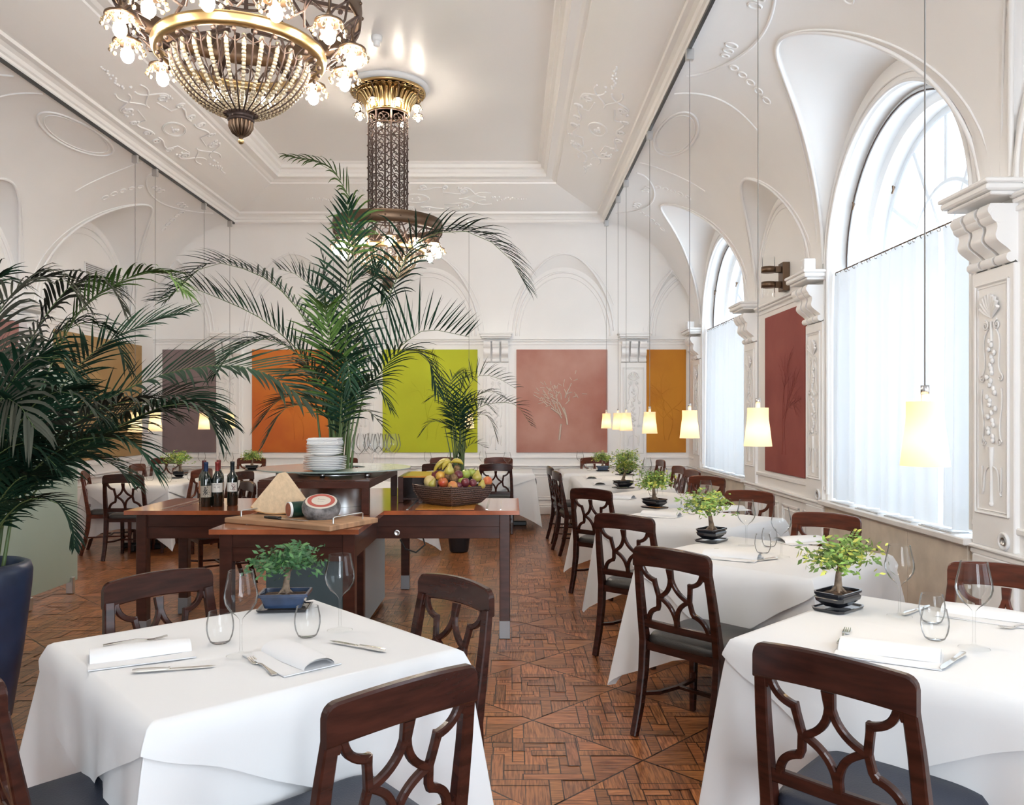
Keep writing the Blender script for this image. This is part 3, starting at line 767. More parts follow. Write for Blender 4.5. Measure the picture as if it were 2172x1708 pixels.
mb = MB()
for k in range(13): mb.box(.004, -.77, -.15+k*.0245, .014, .77, -.141+k*.0245)
mb.obj('slats', mat('grey_slats', (.30,.29,.28), .5), vg)
sd = thing('smoke_detector', 'white smoke detector on the ceiling beside the far chandelier', 'smoke detector', P(796, 118, z=5.0) if False else (-1.23, 7.45, 5.0))
mb = MB(); mb.lathe([(0,0),(.05,0),(.05,-.03),(.045,-.05),(.0,-.05)], 24); mb.obj('base', M['white'], sd)
mb = MB(); mb.lathe([(.030,-.05),(.030,-.085),(.018,-.095),(0,-.095)], 20); mb.obj('sensor', M['white'], sd)
# wall lamp above the brick red painting
wp = P(1655, 588, d=8.05); sy_ = 8.05
sn = thing('wall_sconce', 'bronze double wall lamp with clear glass cylinders above the brick red painting', 'wall lamp', (XR, sy_, 2.89))
mb = MB(); mb.box(-.07,-.07,-.14,0,.07,.14,.004); mb.obj('wall_plate', M['bronze'], sn)
for zz in (-.075, .075):
    mb = MB(); mb.box(-.13,-.025,zz-.03,-.07,.025,zz+.03,.003); mb.obj('arm', M['bronze'], sn)
    mb = MB(); mb.lathe([(.0,-.02),(.07,-.02),(.07,.035),(.064,.035),(.064,-.01),(0,-.01)], 28, (-.19,0,zz-.01)); mb.obj('band', M['bronze'], sn)
    mb = MB(); sg = 1 if zz > 0 else -1; mb.lathe([(.062,0),(.062,.13*sg)], 28, (-.19,0,zz)); mb.obj('glass_cylinder', M['glass'], sn)
# ============================================================ chairs
def chair_build():
    t = thing('dining_chair', '', 'chair')
    def Y(x, z):   # the reclined, bowed plane of the back
        k = max(0, z-.44); return -.205 - k*.17 - .020*(1-(x/.21)**2)*min(1, k/.4)
    wood = M['wood']
    for sx in (-1, 1):
        mb = MB()
        pts = [(sx*.205, -.285, 0), (sx*.204, -.245, .14), (sx*.205, -.215, .30), (sx*.206, -.205, .44), (sx*.205, Y(.2,.56), .56), (sx*.200, Y(.2,.70), .70), (sx*.192, Y(.2,.82), .82)]
        mb.sweep(pts, [.017,.018,.020,.021,.020,.019,.018], [.017,.019,.022,.023,.018,.015,.014], (0,1,0), .14)
        mb.obj('leg', wood, t)
        mb = MB(); mb.sweep([(sx*.215, .195, 0), (sx*.215, .20, .20), (sx*.215, .20, .43)], [.013,.017,.020], [.013,.017,.020], (0,1,0), .12); mb.obj('leg', wood, t)
    # crest rail: arched and rounded at the ends
    mb = MB(); top = []; n = 26
    poly = []
    for i in range(n+1):
        x = -.212*math.cos(PI*i/n); q = abs(x)/.212; dx = .212-abs(x)
        z = .908 - .016*q*q
        if dx < .026: z -= .026-math.sqrt(max(0, .026**2-(.026-dx)**2))
        poly.append((x, z))
    bot = [(.212, .80), (.175, .805), (.10, .812), (0, .815), (-.10, .812), (-.175, .805), (-.212, .80)]
    m_ = n+1
    cols = []
    for i in range(m_):
        x, zt = poly[i]; zb = .800 + .015*(1-(x/.212)**2)
        y = Y(x, .85); c = .004
        cols.append([(x,y-.013,zb+c),(x,y-.013,zt-c*1.6),(x,y-.013+c,zt),(x,y+.013-c,zt),(x,y+.013,zt-c*1.6),(x,y+.013,zb+c),(x,y+.010,zb),(x,y-.010,zb)])
    vs = [p for c in cols for p in c]; fs = []
    for i in range(m_-1):
        for k in range(8): fs.append((i*8+k, i*8+(k+1)%8, (i+1)*8+(k+1)%8, (i+1)*8+k))
    fs += [tuple(range(8))[::-1], tuple((m_-1)*8+k for k in range(8))]
    mb.add(vs, fs); mb.obj('crest_rail', wood, t)
    # pierced splat
    z0, z1, w = .545, .805, .172
    def pt(u, v): x = u*w; z = z0+(z1-z0)*v; return (x, Y(x, z), z)
    sp = MB(); T = .010
    def rib(uv, hw): sp.sweep([pt(*p) for p in uv], hw, T, (0,1,0), .18)
    def bez(a,b,c,d,n=9): return [tuple((1-t)**3*p+3*(1-t)**2*t*q+3*(1-t)*t*t*r+t**3*s for p,q,r,s in zip(a,b,c,d)) for t in (i/n for i in range(n+1))]
    rib([(0,1.02),(0,.80)], [.018,.013])
    for sx in (-1, 1):
        rib(bez((sx*.015,.90),(sx*.03,.68),(sx*.22,.54),(sx*.50,.47)), [.010]*9+[.011])
        rib(bez((sx*.50,.49),(sx*.32,.42),(sx*.08,.36),(sx*.02,.10)), [.011]+[.010]*9)
        rib(bez((sx*.97,1.02),(sx*.92,.90),(sx*.86,.80),(sx*.55,.765)), [.014]+[.0105]*9)
        rib([(sx*.585,.80),(sx*.56,.70),(sx*.50,.48),(sx*.54,.30),(sx*.60,.235)], [.012,.0105,.0105,.0105,.012])
        rib(bez((sx*.56,.25),(sx*.84,.20),(sx*.93,.10),(sx*.97,-.04)), [.011]*10)
        rib([(sx*1.02,1.0),(sx*1.03,.9)], [.010,.006])
    rib([(0,.20),(0,.10),(0,-.03)], [.016,.013,.013])
    sp.obj('back_splat', wood, t)
    mb = MB(); mb.sweep([(-.20, Y(.2,.53), .525), (0, Y(0,.53), .525), (.20, Y(.2,.53), .525)], .019, .011, (0,1,0)); mb.obj('lower_rail', wood, t)
    # seat frame and pad
    mb = MB(); out = [(-.205,-.215),(-.235,.215),(.235,.215),(.205,-.215)]
    mb.prism([(x*1.0,y) for x,y in out], .395, .435); mb.obj('seat_frame', wood, t)
    mb = MB()
    def seat(u, v):
        th = 2*PI*u; e_ = .30
        cx, sy = math.cos(th), math.sin(th); px = math.copysign(abs(cx)**e_, cx); py = math.copysign(abs(sy)**e_, sy)
        rr, zz = ((0.0,.492),(.45,.491),(.80,.485),(.94,.472),(.99,.455),(1.0,.440),(.985,.432))[round(v*6)]
        hw_ = .222+.018*py
        return (px*hw_*rr, .0+py*.222*rr, zz)
    mb.grid(seat, 40, 6); mb.obj('seat', M['leather'], t)
    # curved stretchers
    mb = MB()
    for sx in (-1, 1): mb.sweep([(sx*.205,-.255,.19),(sx*.16,-.16,.185),(sx*.145,-.02,.185),(sx*.16,.12,.185),(sx*.212,.195,.19)], .013, .008, (0,0,1))
    mb.sweep([(-.145,-.02,.185),(.145,-.02,.185)], .012, .008, (0,0,1)); mb.obj('stretcher', wood, t)
    return t
chair = Maker(chair_build)
_red = {}
def put_chair(bx, by, face, label, group=None, red=False, navy=False):
    """bx, by: where the crest stands; face: direction the sitter looks, degrees from +X"""
    a = math.radians(face); f = Vector((math.cos(a), math.sin(a)))
    o = chair((bx + f.x*.285, by + f.y*.285, 0), a - PI/2, label, group)
    if red or navy:
        for c in o.children:
            me = c.data; key = (me.name, red)
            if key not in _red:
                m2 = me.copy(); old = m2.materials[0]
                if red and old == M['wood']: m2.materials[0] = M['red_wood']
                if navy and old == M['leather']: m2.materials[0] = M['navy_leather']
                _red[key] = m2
            c.data = _red[key]
    return o
G1, G2, G3, G4 = 'chairs on the passage side of the window row', 'chairs on the window side of the row', 'chairs around the square table in front of the buffet', 'chairs at the tables by the end wall'
put_chair(-.20, 3.0, 222, 'mahogany chair standing between the foremost square table and the parquet passage', G3)
put_chair(-.235, 1.85, 134, 'mahogany chair in front, its back half over the white table in front of the buffet', G3, navy=True)
put_chair(-1.35, 3.11, -41, 'bluish shining chair back between the foremost square table and the buffet', G3)
put_chair(-1.315, 2.0, 43, 'cropped dark chair with navy seat at the lower left corner', G3, navy=True)
put_chair(.80, 2.04, 43, 'mahogany chair with its back to the camera at the nearest window-row table', G1, navy=True)
put_chair(.72, 3.67, 42, 'mahogany chair with black seat at the second table of the window row', G1)
put_chair(.69, 4.97, 50, 'mahogany chair at the third table of the window row, facing the windows', G1)
put_chair(.665, 6.77, 48, 'mahogany chair at the fourth table of the window row, on the passage side', G1)
put_chair(.50, 8.95, 8, 'chair seen from its side at the long cloth near the end wall, nearer of two', G1)
put_chair(.47, 9.80, 6, 'chair seen from its side at the long cloth near the end wall, farther of two', G1)
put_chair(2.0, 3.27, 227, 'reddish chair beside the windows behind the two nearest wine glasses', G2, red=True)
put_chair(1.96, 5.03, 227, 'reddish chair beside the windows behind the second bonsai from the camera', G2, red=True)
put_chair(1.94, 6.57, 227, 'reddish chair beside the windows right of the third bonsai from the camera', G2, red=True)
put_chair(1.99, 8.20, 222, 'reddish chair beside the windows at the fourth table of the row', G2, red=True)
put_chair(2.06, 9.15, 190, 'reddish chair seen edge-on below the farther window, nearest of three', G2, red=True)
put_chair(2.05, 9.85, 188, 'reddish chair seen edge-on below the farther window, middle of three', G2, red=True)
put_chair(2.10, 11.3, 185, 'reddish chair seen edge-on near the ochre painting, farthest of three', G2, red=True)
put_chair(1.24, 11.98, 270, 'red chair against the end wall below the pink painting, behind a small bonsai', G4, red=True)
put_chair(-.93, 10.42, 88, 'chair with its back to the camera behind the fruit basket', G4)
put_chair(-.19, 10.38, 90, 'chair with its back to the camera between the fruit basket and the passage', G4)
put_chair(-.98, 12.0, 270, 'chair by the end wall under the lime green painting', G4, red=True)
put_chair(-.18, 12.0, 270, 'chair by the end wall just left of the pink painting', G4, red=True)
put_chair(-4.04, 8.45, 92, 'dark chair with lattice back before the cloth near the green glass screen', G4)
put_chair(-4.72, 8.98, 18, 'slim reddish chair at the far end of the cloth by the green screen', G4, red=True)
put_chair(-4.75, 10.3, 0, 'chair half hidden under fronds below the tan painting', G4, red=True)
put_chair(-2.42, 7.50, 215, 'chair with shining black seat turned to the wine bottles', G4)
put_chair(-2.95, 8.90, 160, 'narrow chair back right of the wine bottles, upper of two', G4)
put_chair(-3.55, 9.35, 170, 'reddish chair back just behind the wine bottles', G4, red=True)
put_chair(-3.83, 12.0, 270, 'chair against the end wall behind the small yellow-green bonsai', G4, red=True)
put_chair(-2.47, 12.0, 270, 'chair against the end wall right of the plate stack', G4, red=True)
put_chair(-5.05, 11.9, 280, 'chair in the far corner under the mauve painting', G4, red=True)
# ============================================================ tables and cloths
TZ = .752
def table_build(hx, hy):
    t = thing('restaurant_table', '', 'table')
    mb = MB(); mb.box(-hx, -hy, .715, hx, hy, .745, .004); mb.obj('tabletop', M['walnut'], t)
    n = 1 if hx == hy else 2
    for k in range(n):
        x = 0 if n == 1 else (k*2-1)*hx*.6
        mb = MB(); mb.box(x-.045, -.045, .06, x+.045, .045, .715, .004); mb.obj('post', M['black'], t)
        mb = MB(); mb.box(x-.26, -.035, .0, x+.26, .035, .06, .01); mb.box(x-.035, -.26, .0, x+.035, .26, .06, .01); mb.obj('base', M['black'], t)
    return t
def perim(hx, hy, n=18):
    out = []
    for i, (a, b) in enumerate((((-hx,-hy),(hx,-hy)), ((hx,-hy),(hx,hy)), ((hx,hy),(-hx,hy)), ((-hx,hy),(-hx,-hy)))):
        nx, ny = ((0,-1),(1,0),(0,1),(-1,0))[i]; L = math.hypot(b[0]-a[0], b[1]-a[1])
        for k in range(n):
            # denser near the corners
            t = .5-.5*math.cos(PI*k/n)
            d = min(t, 1-t)*L; kc = math.exp(-(d/.085)**2*.5)
            e_ = 1 if t > .5 else -1
            # normal blends to the diagonal at the corners
            tx, ty = (b[0]-a[0])/L*e_, (b[1]-a[1])/L*e_
            N = Vector((nx+tx*kc, ny+ty*kc)).normalized()
            out.append((a[0]+(b[0]-a[0])*t, a[1]+(b[1]-a[1])*t, N.x, N.y, kc, t, d, i))
    return out
def cloth(hx, hy, loc, rz, label, group, seed, under='two', near=False):
    rr = random.Random(seed); n = 26 if near else 16; pm = perim(hx, hy, n); N = len(pm)
    ph = [rr.uniform(0, 6) for _ in range(4)]; cn = [rr.uniform(.85, 1.15) for _ in range(4)]
    def off(p, dz, extra=0):   # how far the cloth stands out from the table edge, dz below the top
        x, y, nx, ny, kc, t, d, side = p; L = .70
        ci = (side + (1 if t > .5 else 0)) % 4
        q = dz/L
        o = .006 + .016*min(1, dz/.05) + kc*(.15*q**.9)*cn[ci] - (1-kc)*.012*q + q*(-.035*math.exp(-((d-.15)/.05)**2) + .040*math.exp(-((d-.27-.03*math.sin(ph[side]))/.07)**2) - .02*math.exp(-((d-.40)/.06)**2))
        o += .034*q*math.sin(d*22+ph[side])*math.exp(-d/.4)*(1-kc*.6) + .016*q*math.sin(t*9+ph[side]*2)
        return o + extra
    # lower cloth
    mb = MB(); R = 12
    def hem(p):
        x, y, nx, ny, kc, t, d, side = p; ci = (side + (1 if t > .5 else 0)) % 4
        return .46 + .26*math.exp(-d/.16)*cn[ci]**.5*.95
    rows = []
    for j in range(R+1):
        row = []
        for p in pm:
            h = hem(p); dz = h*(j/R)**1.15 if j else 0; 
            if j == 0: row.append((p[0], p[1], TZ-.003)); continue
            o = off(p, dz, 0); row.append((p[0]+p[2]*o, p[1]+p[3]*o, max(.012, TZ-.006-dz)))
        rows.append(row)
    vs = [v for r in rows for v in r]; fs = [(j*N+k, j*N+(k+1)%N, (j+1)*N+(k+1)%N, (j+1)*N+k) for j in range(R) for k in range(N)]
    mb.add(vs, fs, True); mb.add([(p[0], p[1], TZ-.003) for p in pm], [tuple(range(N))])
    lo = mb.obj('tablecloth', M['cloth']); lo.location = loc; lo.rotation_euler = (0,0,rz); tag(lo, 'long under-cloth of the table, ' + label, 'tablecloth', 'long white tablecloths')
    # top cloth laid diagonally: short over the corners, pointed along the sides
    mb = MB(); R = 7; rows = []
    def hem2(p):
        t = p[5]; s_ = abs(2*t-1); sk = .10*math.sin(ph[p[7]]); u = min(1, max(0, 1-abs((t-.5-sk*.8)/(.5+ (sk*.8 if t < .5 else -sk*.8)))))
        return .06 + (.31 + .03*math.sin(ph[p[7]]*3))*u
    for j in range(-1, R+1):
        row = []
        for p in pm:
            if j == -1: row.append((p[0]*.97, p[1]*.97, TZ)); continue
            h = hem2(p); dz = h*j/R
            o = 0 if j == 0 else off(p, dz, .010+.012*(dz/.3))
            row.append((p[0]+p[2]*o, p[1]+p[3]*o, TZ-.001-dz if j else TZ-.0005))
        rows.append(row)
    vs = [v for r in rows for v in r]; K = len(rows)
    fs = [(j*N+k, j*N+(k+1)%N, (j+1)*N+(k+1)%N, (j+1)*N+k) for j in range(K-1) for k in range(N)]
    mb.add(vs, fs, True)
    g = 24 if near else 12; a = random.Random(seed+1).uniform(0, 6)
    def topf(u, v):
        x = (u*2-1)*hx*.97; y = (v*2-1)*hy*.97; ed = min(1, 4*min(u,1-u))*min(1, 4*min(v,1-v))
        return (x, y, TZ + ed*(.0012*math.sin((x-y)*9+a)+.0010*math.sin((x+y*1.3)*14+a) + .0018*math.exp(-((x-.05*math.sin(y*4))/.006)**2) + .0018*math.exp(-((y+.02)/.006)**2)))
    mb.grid(topf, g*2, g*2)
    up = mb.obj('tablecloth', M['cloth']); up.location = loc; up.rotation_euler = (0,0,rz); tag(up, 'pointed white top cloth, ' + label, 'tablecloth', 'white top cloths')
    return up
TABS = []
sq = Maker(lambda: table_build(.46, .46)); lg = Maker(lambda: table_build(.80, .46))
def table(cx, cy, deg, where, hx=.475, hy=.475, near=False, seed=1):
    rz = math.radians(deg); (sq if hx == hy else lg)((cx, cy, 0), rz, 'dark pedestal table under white cloths, ' + where, 'cloth-covered dining tables')
    cloth(hx, hy, (cx, cy, 0), rz, where, None, seed, near=near)
table(-.844, 2.655, 42, 'in front of the buffet', near=True, seed=3)
table(1.44, 2.75, 44, 'nearest of the window row', near=True, seed=5)
table(1.39, 4.42, 45, 'second of the window row', near=True, seed=7)
table(1.34, 6.0, 45, 'third of the window row', seed=9)
table(1.34, 7.62, 45, 'fourth of the window row', seed=11)
table(1.25, 9.45, 90, 'long table beyond the fourth bonsai of the window row', hx=.82, seed=13)
table(1.20, 11.25, 0, 'by the end wall under the pink painting', seed=15)
table(-.52, 11.25, 0, 'in front of the end wall behind the fruit basket', hx=.82, seed=17)
table(-1.62, 8.95, 45, 'half hidden behind the buffet and slender palm', seed=19)
table(-4.15, 9.75, 84, 'beside the green glass screen', hx=.82, seed=21)
table(-3.45, 11.2, 0, 'behind the wine bottles by the end wall', hx=.82, seed=23)
# ============================================================ tableware
def wine_glass_build():
    mb = MB(); mb.mi = 1; mb.lathe([(.0375,.0015),(.030,.0035),(.010,.007),(.0045,.014)], 28); mb.mi = 0; mb.lathe([(.0045,.014),(.0035,.03),(.0033,.08),(.0045,.098),(.013,.108),(.028,.120),(.040,.138),(.0445,.155),(.0435,.172),(.038,.198),(.0325,.225)], 28)
    mb.lathe([(.0328,.2245),(.0328,.226),(.0314,.226),(.0314,.2245)], 28)
    mb.mi = 0; mb.lathe([(.0368,.0010),(.0378,.0016),(.0368,.0022)], 28); return tag(mb.obj('wine_glass', [M['glass'], M['foot']]), '', 'wine glass')
def tumbler_build():
    mb = MB(); mb.lathe([(0,.001),(.020,.001),(.027,.006),(.034,.022),(.0375,.042),(.037,.06),(.031,.088)], 28)
    mb.lathe([(.0313,.0875),(.0313,.089),(.0300,.089),(.0300,.0875)], 28)
    return tag(mb.obj('tumbler', M['glass']), '', 'water glass')
def knife_build():
    t = thing('table_knife', '', 'knife'); mb = MB()
    mb.sweep([(-.115,0,.006),(-.10,0,.006),(-.05,0,.006),(-.018,0,.006),(-.012,0,.006)], [.006,.0095,.0085,.006,.008], [.004,.0055,.005,.004,.0055], (0,0,1), .3); mb.obj('handle', M['silver'], t)
    mb = MB(); mb.prism([(-.014,-.006),(.0,-.007),(.07,-.009),(.10,-.006),(.115,.004),(.09,.008),(0,.007),(-.014,.006)], .0045, .0062); mb.obj('blade', M['silver'], t); return t
def fork_build():
    t = thing('table_fork', '', 'fork'); mb = MB()
    mb.sweep([(-.10,0,.003),(-.085,0,.004),(-.04,0,.007),(0,0,.009),(.03,0,.004)], [.009,.008,.004,.003,.004], [.0014,.0016,.0018,.0018,.0016], (0,0,1), .3); mb.obj('handle', M['silver'], t)
    mb = MB(); mb.sweep([(.028,0,.004),(.038,0,.002),(.055,0,.002)], [.005,.012,.012], .0011, (0,0,1))
    for k in range(4): mb.sweep([(.053,(k-1.5)*.0066,.002),(.075,(k-1.5)*.0066,.005),(.095,(k-1.5)*.0064,.009)], [.0024,.002,.0011], .0009, (0,0,1))
    mb.obj('tines', M['silver'], t); return t
def napkin_build():
    t = thing('napkin', '', 'napkin'); mb = MB()
    def base(u, v): return ((u-.5)*.26, (v-.5)*.17, .0035+.001*math.sin(u*7))
    mb.grid(base, 8, 6)
    mb.box(-.13,-.085,.0,.13,.085,.003,.001); mb.obj('folded_sheet', M['napkin'], t)
    mb = MB()
    def roll(u, v):
        th = PI*1.12*u; r = .050+.006*math.sin(v*3); k = (1 - .10*v)
        return ((v-.5)*.25, .02-r*math.cos(th)*k, .004+.50*r*math.sin(th)*k if th < PI else .004)
    mb.grid(roll, 16, 10); mb.grid(lambda u, v: tuple(a+b for a, b in zip(roll(u, v), (0, 0, -.004*math.sin(PI*u)))), 16, 10)
    mb.obj('rolled_fold', M['napkin'], t); return t
class Sized(Maker):
    def __init__(s, b, k): super().__init__(b); s.k = k
    def __call__(s, loc, rz, label, group=None, scale=1.0): return super().__call__(loc, rz, label, group, s.k*(scale or 1))
WG, TU, KN, FO, NA = Sized(wine_glass_build, 1.18), Sized(tumbler_build, 1.18), Maker(knife_build), Maker(fork_build), Maker(napkin_build)
ZT = TZ + .002
def onT(px, py, z=ZT):
    p = P(px, py, z=z); return Vector((p.x, p.y, z))
R_ = math.radians
# foremost square table
WG(onT(511,1392), 0, 'wine glass nearest the camera, standing beside a fork on the foremost square table', 'wine glasses')
WG(onT(721,1338), 0, 'wine glass in front of the teal buffet panel, above a knife', 'wine glasses')
TU(onT(467,1365), 0, 'low tumbler left of the nearest wine glass', 'tumblers'); TU(onT(652,1352), 0, 'low tumbler right of the blue bonsai pot', 'tumblers')
KN(onT(370,1422), R_(13), 'knife with long silver handle near the rolled napkin at the near edge', 'cutlery'); KN(onT(757,1373), R_(150), 'knife with pale blade near the far edge of the foremost table', 'cutlery')
FO(onT(555,1415), R_(128), 'silver fork with its tines towards the nearest wine glass', 'cutlery'); FO(onT(290,1362), R_(30), 'fork half hidden behind the rolled napkin', 'cutlery')
NA(onT(300,1392), R_(28), 'rolled white napkin at the corner of the foremost table', 'napkins', 1.15); NA(onT(617,1400), R_(-48), 'tented white napkin in the middle of the foremost table', 'napkins', 1.1)
# nearest window-row table
WG(onT(1908,1308), 0, 'wine glass right of the nearest window-row bonsai', 'wine glasses'); WG(onT(2066,1376), 0, 'large wine glass at the right edge, in front of a red chair', 'wine glasses', 1.05)
TU(onT(1983,1358), 0, 'tumbler in front of its twin on the nearest window-row table', 'tumblers'); TU(onT(1977,1322), 0, 'tumbler behind its twin on the nearest window-row table', 'tumblers')
KN(onT(2020,1405), R_(225), 'knife beside the large wine glass at the right', 'cutlery'); KN(onT(1946,1296), R_(40), 'knife behind the tumblers on the nearest window-row table', 'cutlery')
FO(onT(1790,1350), R_(60), 'fork left of the napkin on the nearest window-row table', 'cutlery'); FO(onT(2165,1330), R_(200), 'fork cut off by the right edge of the picture', 'cutlery')
NA(onT(1885,1390), R_(-30), 'white napkin behind the nearest window-row chair', 'napkins', 1.15); NA(onT(2090,1310), R_(-40), 'folded white napkin behind the large wine glass', 'napkins')
# second window-row table
WG(onT(1583,1158), 0, 'wine glass just right of the second window-row bonsai', 'wine glasses'); WG(onT(1657,1182), 0, 'wine glass farther right on the second window-row table', 'wine glasses')
TU(onT(1618,1174), 0, 'tumbler between two wine glasses on the second window-row table', 'tumblers'); TU(onT(1632,1160), 0, 'tumbler behind another on the second window-row table', 'tumblers')
KN(onT(1615,1190), R_(210), 'knife on the second window-row table', 'cutlery'); NA(onT(1550,1183), R_(-30), 'flat napkin on the second window-row table', 'napkins'); NA(onT(1700,1150), R_(20), 'raised napkin by the reddish chair at the second table', 'napkins')
FO(onT(1510,1172), R_(60), 'fork on the second window-row table', 'cutlery')
# third, fourth and farther
for k, (px, py, q) in enumerate(((1445,1084,'third'),(1497,1094,'third'),(1371,1048,'fourth'),(1405,1053,'fourth'))):
    WG(onT(px, py), 0, '%s wine glass on the %s table of the window row' % (('nearer-bonsai','windowward')[k % 2], q), 'wine glasses')
for k, (px, py, q) in enumerate(((1468,1091,'third'),(1385,1052,'fourth'))): TU(onT(px, py), 0, 'tumbler between the wine glasses of the %s window-row table' % q, 'tumblers')
NA(onT(1400,1095), R_(-30), 'napkin on the third window-row table', 'napkins'); NA(onT(1310,1057), R_(-30), 'napkin on the fourth window-row table', 'napkins'); NA(onT(1545,1082), R_(20), 'napkin on the windowward side of the third table', 'napkins')
for k, (x, y) in enumerate(((1.0,9.0),(1.0,9.9))): NA((x, y, ZT), R_(90), ['nearer','farther'][k]+' napkin on the long cloth of the window row', 'napkins')
for k, (x, y) in enumerate(((1.55,9.2),(1.62,9.6),(1.5,10.1),(.98,11.45),(1.52,11.25),(1.45,11.0))):
    WG((x, y, ZT), 0, ['first','second','third','fourth','fifth','sixth'][k]+' wine glass in depth beyond the fourth window-row bonsai', 'wine glasses by the end wall')
for k, (x, y) in enumerate(((1.45,9.35),(1.1,11.35))): TU((x, y, ZT), 0, ['tumbler on the long window-row cloth','tumbler beside the blue bonsai pot near the end wall'][k], 'tumblers')
for k, (px, d) in enumerate(((907,11.2),(957,11.1),(1024,11.3),(1076,11.1))):
    WG(((px-1083)*d/FPX, d, ZT), 0, ['leftmost','second','third','rightmost'][k]+' wine glass on the cloth behind the fruit basket', 'wine glasses by the end wall')
for k, (px, d) in enumerate(((924,11.3),(1040,11.35),(1060,11.3))):
    TU(((px-1083)*d/FPX, d, ZT), 0, ['leftmost','middle','rightmost'][k]+' tumbler on the cloth behind the fruit basket', 'tumblers')
for k, (px, d) in enumerate(((308,9.9),(366,9.35),(472,11.2),(487,11.0),(428,11.3))):
    WG(((px-1083)*d/FPX, d, ZT), 0, ['wine glass below the tan painting','wine glass in front of the leafy bonsai under the mauve painting','wine glass left of the yellow-green bonsai','wine glass nearest the yellow-green bonsai','wine glass above the wine bottles'][k], 'wine glasses by the end wall')
for k, (px, d) in enumerate(((318,9.5),(356,9.3),(405,9.6))):
    TU(((px-1083)*d/FPX, d, ZT), 0, ['leftmost','middle','rightmost'][k]+' tumbler on the cloth by the green screen', 'tumblers')
NA((-3.85, 9.9, ZT), R_(0), 'napkin on the cloth by the green screen', 'napkins'); NA((-3.2, 11.1, ZT), R_(0), 'napkin on the cloth above the wine bottles', 'napkins')
# ============================================================ bonsai
def bonsai_build(seed, leafm, potm, square, w=.062):
    rr = random.Random(seed); t = thing('bonsai_tree', '', 'bonsai')
    def quad(prof, m, nm, rx=1.0):
        mb = MB(); vs = []; 
        for h_, z in prof:
            c = .22*h_; q = [(h_-c,-h_),(h_,-h_+c),(h_,h_-c),(h_-c,h_),(-h_+c,h_),(-h_,h_-c),(-h_,-h_+c),(-h_+c,-h_)] if not square else [(h_-.004,-h_),(h_,-h_+.004),(h_,h_-.004),(h_-.004,h_),(-h_+.004,h_),(-h_,h_-.004),(-h_,-h_+.004),(-h_+.004,-h_)]
            vs += [(x*rx, y*.8, z) for x, y in q]
        n = 8; fs = [(i*n+k, i*n+(k+1)%n, (i+1)*n+(k+1)%n, (i+1)*n+k) for i in range(len(prof)-1) for k in range(n)]
        fs += [tuple(range(n))[::-1]]; mb.add(vs, fs); return mb.obj(nm, m, t)
    if square: prof = [(w*.78,.012),(w*.80,.014),(w*.95,.050),(w*1.08,.052),(w*1.08,.062),(w*.98,.062),(w*.95,.045)]
    else: prof = [(w*.55,.012),(w*.62,.016),(w*.95,.032),(w*1.0,.042),(w*.92,.048),(w*1.02,.054),(w*1.02,.060),(w*.93,.060),(w*.9,.045)]
    quad(prof, potm, 'pot', 1.15)
    quad([(w*.95,0),(w*1.05,.002),(w*1.12,.010),(w*1.04,.010),(w*.95,.006),(.001,.006)], M['black_glaze'], 'saucer', 1.15)
    mb = MB(); mb.grid(lambda u, v: ((u-.5)*w*2.05, (v-.5)*w*1.42, .048+.012*math.exp(-((u-.5)**2+(v-.5)**2)*9)+rr.uniform(0,.002)), 10, 8); mb.obj('soil', M['soil'], t)
    mb = MB(); lean = rr.uniform(-.02,.02); top = Vector((lean, rr.uniform(-.01,.01), .150))
    mb.tube([(0,0,.045),(.003,0,.065),(lean*.3,.0,.09),(lean*.8,.0,.12),top], [.020,.014,.011,.009,.007], 8)
    for k in range(5): a = 2*PI*k/5; mb.tube([(.006*math.cos(a),.006*math.sin(a),.07),(.026*math.cos(a),.026*math.sin(a),.055)], [.007,.003], 5)
    tips = []
    for k in range(11):
        a = 2*PI*k/11+rr.uniform(-.3,.3); e = rr.uniform(.0,1.2); L = rr.uniform(.045,.085)
        q = top+Vector((math.cos(a)*math.cos(e)*L, math.sin(a)*math.cos(e)*L, math.sin(e)*L*.8)); tips.append(q)
        mb.tube([top-Vector((0,0,.03)), (top+q)/2+Vector((0,0,.006)), q], [.004,.003,.0015], 4)
    mb.obj('trunk', M['bark'], t)
    mb = MB()
    for k in range(700):
        c = rr.choice(tips); s_ = rr.gauss(0,.026), rr.gauss(0,.026), rr.gauss(0,.018); p = c+Vector(s_)
        if rr.random() < .10: # stray shoot
            a = rr.uniform(0, 6.28); p = top+Vector((math.cos(a)*rr.uniform(.08,.15), math.sin(a)*rr.uniform(.08,.15), rr.uniform(-.03,.07)))
        mb.mi = 1 if rr.random() < .22 else 0
        d = Vector((rr.gauss(0,1), rr.gauss(0,1), rr.gauss(0,.6))).normalized(); u = d.orthogonal().normalized(); l_ = rr.uniform(.009,.016); w_ = l_*.42
        n_ = d.cross(u)
        mb.add([p-d*l_, p+u*w_, p+d*l_, p-u*w_], [(0,1,2,3)])
    # two arching twigs with paired leaves
    for k in range(3):
        a = rr.uniform(0, 6.28); base = top+Vector((math.cos(a)*.05, math.sin(a)*.05, .03)); mb.mi = 0
        for q in range(9):
            p = base+Vector((math.cos(a)*q*.009, math.sin(a)*q*.009, .004*q-.0007*q*q+ (.03*q*.3 if k == 0 else 0)))
            for sg in (-1, 1):
                d = Vector((math.cos(a+sg*1.1), math.sin(a+sg*1.1), .2)); u = d.orthogonal().normalized(); mb.mi = 1 if q > 6 else 0
                mb.add([p, p+d*.008+u*.004, p+d*.015, p+d*.008-u*.004], [(0,1,2,3)])
    mb.obj('foliage', leafm, t); return t
BL = [M['bleaf'], M['bleaf_y']]; BD = [M['bleaf_d'], M['bleaf_m']]
